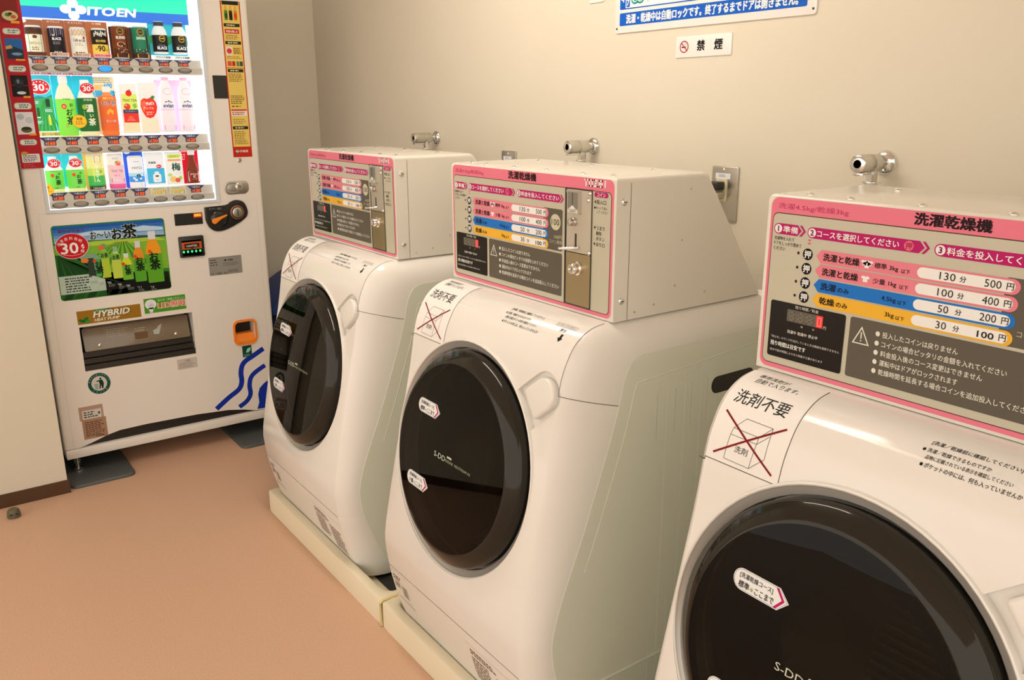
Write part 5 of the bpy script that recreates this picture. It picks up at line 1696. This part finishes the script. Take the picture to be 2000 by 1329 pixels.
pbottle(.520, .230, .665, .085, 'c8d050', 'd0d880', '9ab890')
pbottle(.420, .255, .715, .080, 'b8c83c', '9ac060', '7a9870')
prect(.328, .280, .388, .520, '5aa858', 9); prect(.265, .300, .322, .540, '3a4434', 9)
for (cu, b, h_) in ((.865, .26, .30), (.725, .27, .24), (.610, .24, .18), (.358, .30, .20)):
    P.text('お', pu(cu), pz(b + h_ * .55), h_ * .105, '142a10', 12, anchor='c', bold=.03)
    P.text('茶', pu(cu + .005), pz(b + h_ * .12), h_ * .125, '142a10', 12, anchor='c', bold=.04)
    P.ell(pu(cu - .032), pz(b + h_ * .98), .0060, .0066, 'e04a28', 12, 16)
for (cu, b) in ((.520, .54), (.420, .58)):
    P.rect(pu(cu - .04), pz(b - .06), pu(cu + .04), pz(b + .03), '88b848', 12); P.text('お茶', pu(cu), pz(b - .05), .017, '142a10', 13, anchor='c', w=.024, bold=.03)
for cu, b, s_ in ((.285, .265, "'84"), (.355, .235, "'89"), (.435, .195, "'90"), (.525, .155, "'96"), (.60, .125, "'00"), (.70, .085, "'11"), (.82, .068, "'14")):
    P.text(s_, pu(cu - .02), pz(b - .03), .0095, 'd8d8cc', 9, w=.014); P.scribble(pu(cu - .01), pz(b - .075), pu(cu + .05), pz(b - .035), '9a9a8c', 9, 2, .4, int(cu * 1000))
P.ell(pu(.40), pz(.665), .012, .0085, 'e07a3a', 12, 20); P.ell(pu(.245), pz(.515), .0135, .0090, 'e8833c', 12, 20)
P.text('お〜い', pu(.32), pz(.785), .030, 'e8eef0', 9, w=.070, bold=.06); P.text('お〜い', pu(.32), pz(.785), .030, '14181c', 10, w=.070, bold=.02)
P.text('お', pu(.51), pz(.765), .040, 'e8eef0', 9, w=.034, bold=.07); P.text('お', pu(.51), pz(.765), .040, '14181c', 10, w=.034, bold=.035)
P.text('茶', pu(.605), pz(.770), .052, 'e8eef0', 9, w=.050, bold=.06); P.text('茶', pu(.605), pz(.770), .052, '14181c', 10, w=.050, bold=.035)
P.text('おかげさまで', pu(.055), pz(.900), .0135, '7a2a34', 9, w=.088, rot=-.02, bold=.01)
P.ell(-.628, .9095, .0560, .0480, 'e8dcd4', 12, 40); P.ell(-.628, .9095, .0540, .0462, 'cc1c24', 13, 40)
P.text('30', -.638, .8825, .0400, 'f6ece8', 14, anchor='c', w=.058, bold=.02); P.text('年', -.602, .8810, .0140, 'f6ece8', 14, bold=.01)
for k, ch in enumerate('緑茶飲料発明'):
    a = math.radians(152 - k * 22)
    P.text(ch, -.632 + .0400 * math.cos(a), .9040 + .0330 * math.sin(a) - .004, .0120, 'f6ece8', 14, anchor='c', w=.0115, rot=(a - math.pi / 2) * .6)
P.poly([(-.600, .905), (-.592, .917), (-.588, .906)], 'f6ece8', 14); P.poly([(-.598, .902), (-.586, .904), (-.592, .896)], 'f6ece8', 14)
P.stroke([(-.660, .8790), (-.630, .8740), (-.600, .8790)], .0016, 'f0b8a8', 14)
P.build('tea_poster', VM)
# amount display
b = board(rrect(-.254, .953, -.146, .999, .001), .0012, M_BLACK)
A = vart(0, .0012); A.mb = b
A.rect(-.182, .978, -.147, .998, glow('c01a08', .5), 1); A.text('880', -.1645, .9840, .0105, glow('ff9a20', 1.6), 2, anchor='c', w=.027, bold=.05)
b.build('amount_display', VM)
# coin panel with lever
kp_ = flat_shape([tuple(p)[:2] for p in spline([(-.136, 1.018, 0), (-.090, 1.0195, 0), (-.048, 1.022, 0), (-.028, 1.034, 0), (-.002, 1.039, 0), (.025, 1.027, 0), (.038, .994, 0), (.030, .967, 0), (-.004, .945, 0), (-.040, .929, 0), (-.070, .919, 0), (-.101, .920, 0), (-.124, .938, 0), (-.136, .968, 0)], 4)][::-1], vf, 0, .006, M_BLACK, .003, 2).build('coin_panel', VM)
lv = MB(); lv.lathe([(.030, .006), (.030, .009), (.027, .011), (0, .011)], mat('lever_base', (.02, .02, .02), rough=.2), lambda a, b, h: vf(-.086 + a, .968 + b, h), n=28); lv.build('lever_base', kp_)
flat_shape([tuple(p)[:2] for p in [Vector(q) for q in ellipse(-.103, .961, .0105, .0115, 12, 0, math.radians(75), math.radians(290))]] + [(-.078, .966), (-.052, .979), (-.050, .983), (-.054, .985), (-.084, .976)], vf, .011, .018, mat('lever_orange', lin('f08a1c'), rough=.35), .002, 2).build('return_lever', kp_)
cs = MB(); cs.lathe([(.0285, .006), (.0285, .009), (.0240, .0105), (.0235, .008)], mat('copper_ring', (.30, .13, .05), rough=.35, metal=.6), lambda a, b, h: vf(-.007 + a, .989 + b, h), n=32, caps=False)
cs.lathe([(.0235, .008), (.021, .008)], M_BLACK, lambda a, b, h: vf(-.007 + a, .989 + b, h), n=32, caps=False)
cs.lathe([(.0210, .007), (.0205, .013), (.017, .0145), (0, .0145)], M_STEEL, lambda a, b, h: vf(-.007 + a, .989 + b, h), n=32)
cs.prism(rrect(-.0085, .976, -.0055, 1.002, .001), vf, .0146, .0150, M_DARK); cs.build('coin_slot', kp_)
A = vart(0, .006); A.text('おつり・返却', -.118, 1.0055, .0085, 'a09a90', 0, w=.048, bold=.01); A.text('コイン投入口', -.030, 1.0200, .0070, 'a09a90', 0, w=.046, rot=-.03); A.stroke([tuple(p)[:2] for p in [Vector(q) for q in ellipse(-.086, .968, .040, .034, 10, 0, -1.1, .2)]], .0025, 'b8b4ac', 0); A.build('panel_print', kp_)
# banknote slot
bn = flat_shape(rrect(-.249, .825, -.152, .909, .006), vf, 0, .010, M_BLACK, .003, 2).build('banknote_slot', VM)
A = vart(0, .010)
A.rect(-.240, .852, -.163, .893, '6a5a50', 0); A.rect(-.240, .857, -.163, .886, 'd0622a', 1); A.rect(-.230, .862, -.172, .880, '3a2a24', 2); A.text('1000円札', -.201, .8660, .0095, 'e8d8c8', 3, anchor='c', w=.044, bold=.01); A.poly([(-.206, .862), (-.196, .862), (-.201, .855)], '3a2a24', 2)
A.rect(-.240, .832, -.163, .851, '20241c', 0)
for k in range(5):
    A.ell(-.2345 + k * .0160, .8480 + 0, .0042, .0052, glow('30f080', 1.3), 1, 16)
A.build('slot_print', bn)
# silver info card
A = sticker('card', rrect(-.140, .738, -.005, .813, .002), mat('silver_foil', (.42, .42, .41), rough=.35, metal=.6))
A.scribble(-.134, .776, -.098, .806, '4a4844', 1, 3, .35, 160); A.ell(-.072, .797, .0062, .0045, '14140f', 1, 4); A.text('伊藤園', -.063, .7935, .0070, '14140f', 1, w=.022, bold=.02); A.scribble(-.082, .772, -.015, .788, '6a6864', 1, 3, .35, 161); A.text('12 1081 62', -.136, .7405, .0090, '3a3834', 1, w=.070); A.scribble(-.062, .744, -.010, .756, '4a4844', 1, 2, .4, 162)
A.mb.build('info_sticker', VM)
# hybrid and LED stickers
A = sticker('hyb', rrect(-.646, .609, -.419, .661, .001), 'a87820')
A.rect(-.582, .650, -.530, .6605, '3a8a3c', 1); A.text('新エネルギー', -.556, .6525, .0055, 'e8ead0', 2, anchor='c', w=.044); A.text('ヒートポンプ', -.490, .6510, .0050, '6a4a10', 1, anchor='c', w=.06)
A.text('HYBRID', -.588, .6295, .0225, '4a3410', 1, w=.128, bold=.05, shear=.25); A.text('HYBRID', -.590, .6305, .0225, 'f4ead0', 2, w=.128, bold=.035, shear=.25)
A.text('HEAT PUMP', -.588, .6145, .0110, 'f4ead0', 2, w=.088, bold=.02, shear=.25)
A.ell(-.618, .626, .0130, .0070, '2a7a30', 1, 20, rot=.7); A.ell(-.634, .624, .0090, .0060, '2a7a30', 1, 20, rot=-.6); A.ell(-.612, .619, .009, .005, '3a9a3a', 2, 16, rot=.2)
A.mb.build('hybrid_sticker', VM)
A = sticker('led', rrect(-.405, .6175, -.246, .677, .001), '5a9a2a')
A.ell(-.3800, .6530, .0215, .0195, 'f0e6e0', 1, 28); A.poly([(-.390, .640), (-.370, .640), (-.3735, .625), (-.3865, .625)], 'f0e6e0', 1); A.rect(-.386, .6185, -.374, .625, 'd8d0c8', 1); A.text('LED', -.3790, .6455, .0070, '6a8a50', 2, anchor='c', w=.020); A.ring(-.378, .659, .005, .005, .0008, 'd0a0a0', 2, 14)
A.text('省エネ・環境にやさしい', -.352, .6605, .0100, 'e4e8b8', 1, w=.100); A.text('LED照明', -.353, .6310, .0255, 'f8e8d0', 1, w=.104, bold=.07); A.text('LED照明', -.352, .6320, .0240, 'e8542c', 2, w=.102, bold=.015)
A.mb.build('led_sticker', VM)
# delivery chute
cu0, cv0, cu1, cv1 = CHU
ch = MB()
ch.prism([(cu0, cv0), (cu1, cv0), (cu1, cv1), (cu0, cv1)], vf, -.082, -.079, M_DARK)
for k, (za, zb_, hb) in enumerate(((.423, .447, -.006), (.447, .470, -.016), (.470, .495, -.026))):
    ch.prism([(cu0 + .001, za), (cu1 - .001, za), (cu1 - .001, zb_ - .003), (cu0 + .001, zb_ - .003)], vf, -.079, hb, mat('chute_black', (.022, .019, .016), rough=.35))
ch.build('delivery_chute', VM)
fl = flat_shape(rrect(cu0 + .012, .494, cu1 - .010, .582, .006), lambda u, v, h: vf(u, v, h + (v - .494) * -.25), -.024, -.020, mat('smoky_flap', alb('8a755c'), rough=.12, spec=.6), .0015, 2).build('delivery_flap', VM)
MB().prism([(cu0 + .02, .583), (cu1 - .02, .583), (cu1 - .02, .598), (cu0 + .02, .598)], vf, -.078, -.044, mat('chute_lintel', alb('6a5844'), rough=.3)).build('chute_lintel', VM)
A = Art(lambda u, v, h: vf(u, v, -.0198 + (v - .494) * -.25 + h))
A.rframe(-.555, .510, -.455, .575, .0005, 'a8957c', 0); A.scribble(-.548, .535, -.460, .570, 'b8a890', 0, 4, .35, 170); A.rframe(-.450, .512, -.395, .572, .0005, 'a8957c', 0); A.rect(-.447, .514, -.398, .540, '7a5a3c', 0); A.scribble(-.445, .544, -.400, .560, 'b8a890', 0, 2, .4, 171)
A.rframe(-.385, .516, -.340, .568, .0005, 'a8957c', 0); A.poly([(-.375, .524), (-.355, .522), (-.348, .540), (-.340, .560), (-.352, .556), (-.362, .544), (-.376, .540)], 'b8b4a4', 1)
A.build('flap_print', fl)
for y_ in (-.578, -.292):
    MB().lathe([(.0065, -.0005), (.0060, .003), (.003, .0052), (0, .0056)], M_CHROME, lambda a, b, h: vf(y_ + a, .513 + b, -.0245 + h), n=16).build('flap_bolt', fl)
A = sticker('warn', rrect(-.305, .366, -.227, .409, .001), 'd4c2ae', .0004); A.rframe(-.304, .367, -.228, .408, .0006, 'a09282', 1); A.text('ご注意', -.266, .3965, .0070, '6a5a50', 1, anchor='c', w=.022, bold=.02); A.scribble(-.298, .370, -.234, .394, '9a8a7c', 1, 4, .4, 172); A.mb.build('caution_sticker', VM)
# coin return cup
cr = MB()
op = rrect(*RET, .022)
def ring_solid(o_, i_, h0, h1, m):
    n = len(o_)
    vs = [vf(u, v, h) for h in (h0, h1) for P_ in (o_, i_) for u, v in P_]
    fs = []
    for k in range(n):
        q = (k + 1) % n
        fs += [[2 * n + k, 2 * n + q, 3 * n + q, 3 * n + k], [k, q, 2 * n + q, 2 * n + k], [n + q, n + k, 3 * n + k, 3 * n + q]]
    cr.add(vs, fs, m)
o_ = rrect(-.067, .427, .033, .537, .026, 6); i_ = rrect(-.059, .436, .026, .529, .020, 6)
ring_solid(o_, i_, -.002, .006, M_ORANGE)
cr.prism(rrect(RET[0], RET[1], RET[2], RET[3], .002), vf, -.060, -.055, M_DARK)
cr.add([vf(-.058, .462, -.050), vf(.024, .462, -.050), vf(.024, .470, -.030), vf(-.058, .470, -.030), vf(.024, .440, .004), vf(-.058, .440, .004)], [[0, 1, 2, 3]], M_DARK)
cr.prism([(.4385, -.050), (.4385, .003), (.445, .003), (.474, -.012), (.474, -.050)], lambda u, v, h: (v, h, u), -.057, .0235, M_ORANGE)
cr.build('coin_return', VM)
A = sticker('eco', rrect(-.036, .3715, .004, .4215, .003) , '1c5040', .0004); A.poly([(-.022, .392), (-.014, .408), (.000, .412), (-.002, .398), (-.012, .390)], 'a8d8b0', 1); A.scribble(-.031, .3745, -.001, .384, '9ac0a8', 1, 2, .5, 175); A.mb.build('eco_sticker', VM)
# blue waves
W_ = vart(1)
w1p = [tuple(p)[:2] for p in spline([(.055, .396, 0), (.005, .370, 0), (-.027, .354, 0), (-.044, .334, 0), (-.051, .303, 0), (-.051, .265, 0), (-.066, .234, 0), (-.113, .205, 0), (-.168, .166, 0)], 5)]
W_.stroke(w1p, .0215, '1a3a9c', 0)
w2p = [tuple(p)[:2] for p in spline([(.056, .320, 0), (.012, .297, 0), (-.010, .276, 0), (-.019, .242, 0), (-.018, .203, 0), (-.036, .175, 0), (-.071, .1545, 0)], 5)]
W_.stroke(w2p, .0200, '1a3a9c', 0)
W_.build('wave_decal', VM)
W_ = vart(1); W_.poly([(.062, .250), (.045, .240), (.024, .222), (.015, .195), (.017, .158), (.006, .1285), (.062, .1240)], '1a3a9c', 0); W_.build('wave_decal', VM)
# recycling mark
A = sticker('rec', ellipse(-.602, .368, .0405, .0425, 40), '1c5a48', .0004); A.ell(-.602, .368, .0280, .0295, 'dccdb8', 1, 36)
A.ell(-.596, .387, .0038, .0042, '1c3a30', 2, 14); A.poly([(-.602, .382), (-.590, .382), (-.586, .366), (-.590, .346), (-.594, .346), (-.596, .362), (-.600, .346), (-.604, .346), (-.601, .366), (-.603, .376), (-.612, .376), (-.612, .379)], '1c3a30', 2)
A.poly([(-.620, .368), (-.606, .368), (-.608, .346), (-.618, .346)], '9aa898', 2); A.rect(-.6160, .3500, -.6150, .3660, 'dccdb8', 3); A.rect(-.6115, .3500, -.6105, .3660, 'dccdb8', 3)
for k, chs in enumerate(('あきかんはくずかごへ', 'リサイクル')):
    for q, chx in enumerate(chs):
        n = len(chs)
        a = math.radians(160 - q * 140 / (n - 1)) if k == 0 else math.radians(225 + q * 90 / (n - 1))
        A.text(chx, -.602 + .0345 * math.cos(a), .368 + .0360 * math.sin(a) - .0028, .0056, 'e0d4c0', 1, anchor='c', rot=(a - math.pi / 2) if k == 0 else (a - 1.5 * math.pi))
A.mb.build('recycle_sticker', VM)
A = sticker('tag', rrect(-.688, .228, -.602, .284, .001), 'c09a80', .0004); A.rect(-.677, .232, -.610, .268, 'ded0bc', 1); A.scribble(-.672, .236, -.622, .264, '5a5048', 2, 3, .55, 180); A.rect(-.621, .246, -.614, .256, '3a5a4a', 2); A.mb.build('inspection_sticker', VM)
A = sticker('tag2', rrect(-.682, .150, -.596, .231, .001), 'b88c6c', .0007); A.scribble(-.672, .160, -.602, .222, '6a4a34', 1, 8, .5, 181); A.text('伊藤園', -.640, .1555, .0050, '4a3020', 2, w=.030, bold=.02); A.mb.build('inspection_sticker', VM)

# ------------------------------------------------------------------ rubber mats under the vending machine feet
for y0, y1, lab in ((-.766, -.530, 'grey rubber mat under the left foot of the vending machine'), (-.105, .130, 'grey rubber mat under the right foot of the vending machine')):
    m_ = flat_shape(rrect(-1.25, y0, -.652, y1, .030, 8), lambda u, v, h: (u, v, h), .0, .012, M_MAT, .006, 3).build('rubber_mat')
    tag(m_, lab, 'mat', 'rubber mats under the vending machine')

# ------------------------------------------------------------------ recycling bin between vending machine and washers
RB = empty('recycling_bin', (-1.03, .335, 0))
tag(RB, 'dark blue bin half hidden between the vending machine and the farthest washer', 'bin')
b = MB(); b.box((-.19, -.165, .0), (.12, .235, .50), M_BLUEBIN, .02, 3); b.build('bin_body', RB)
l = MB(); l.prism([(-.175, .500), (.24, .500), (.24, .66), (.05, .66), (-.02, .63), (-.175, .535)], lambda u, v, h: (h, u, v), -.195, .13, mat('blue_lid', (.008, .035, .19), rough=.35)); l.build('lid', RB)

bpy.data.objects.remove(_tobj)
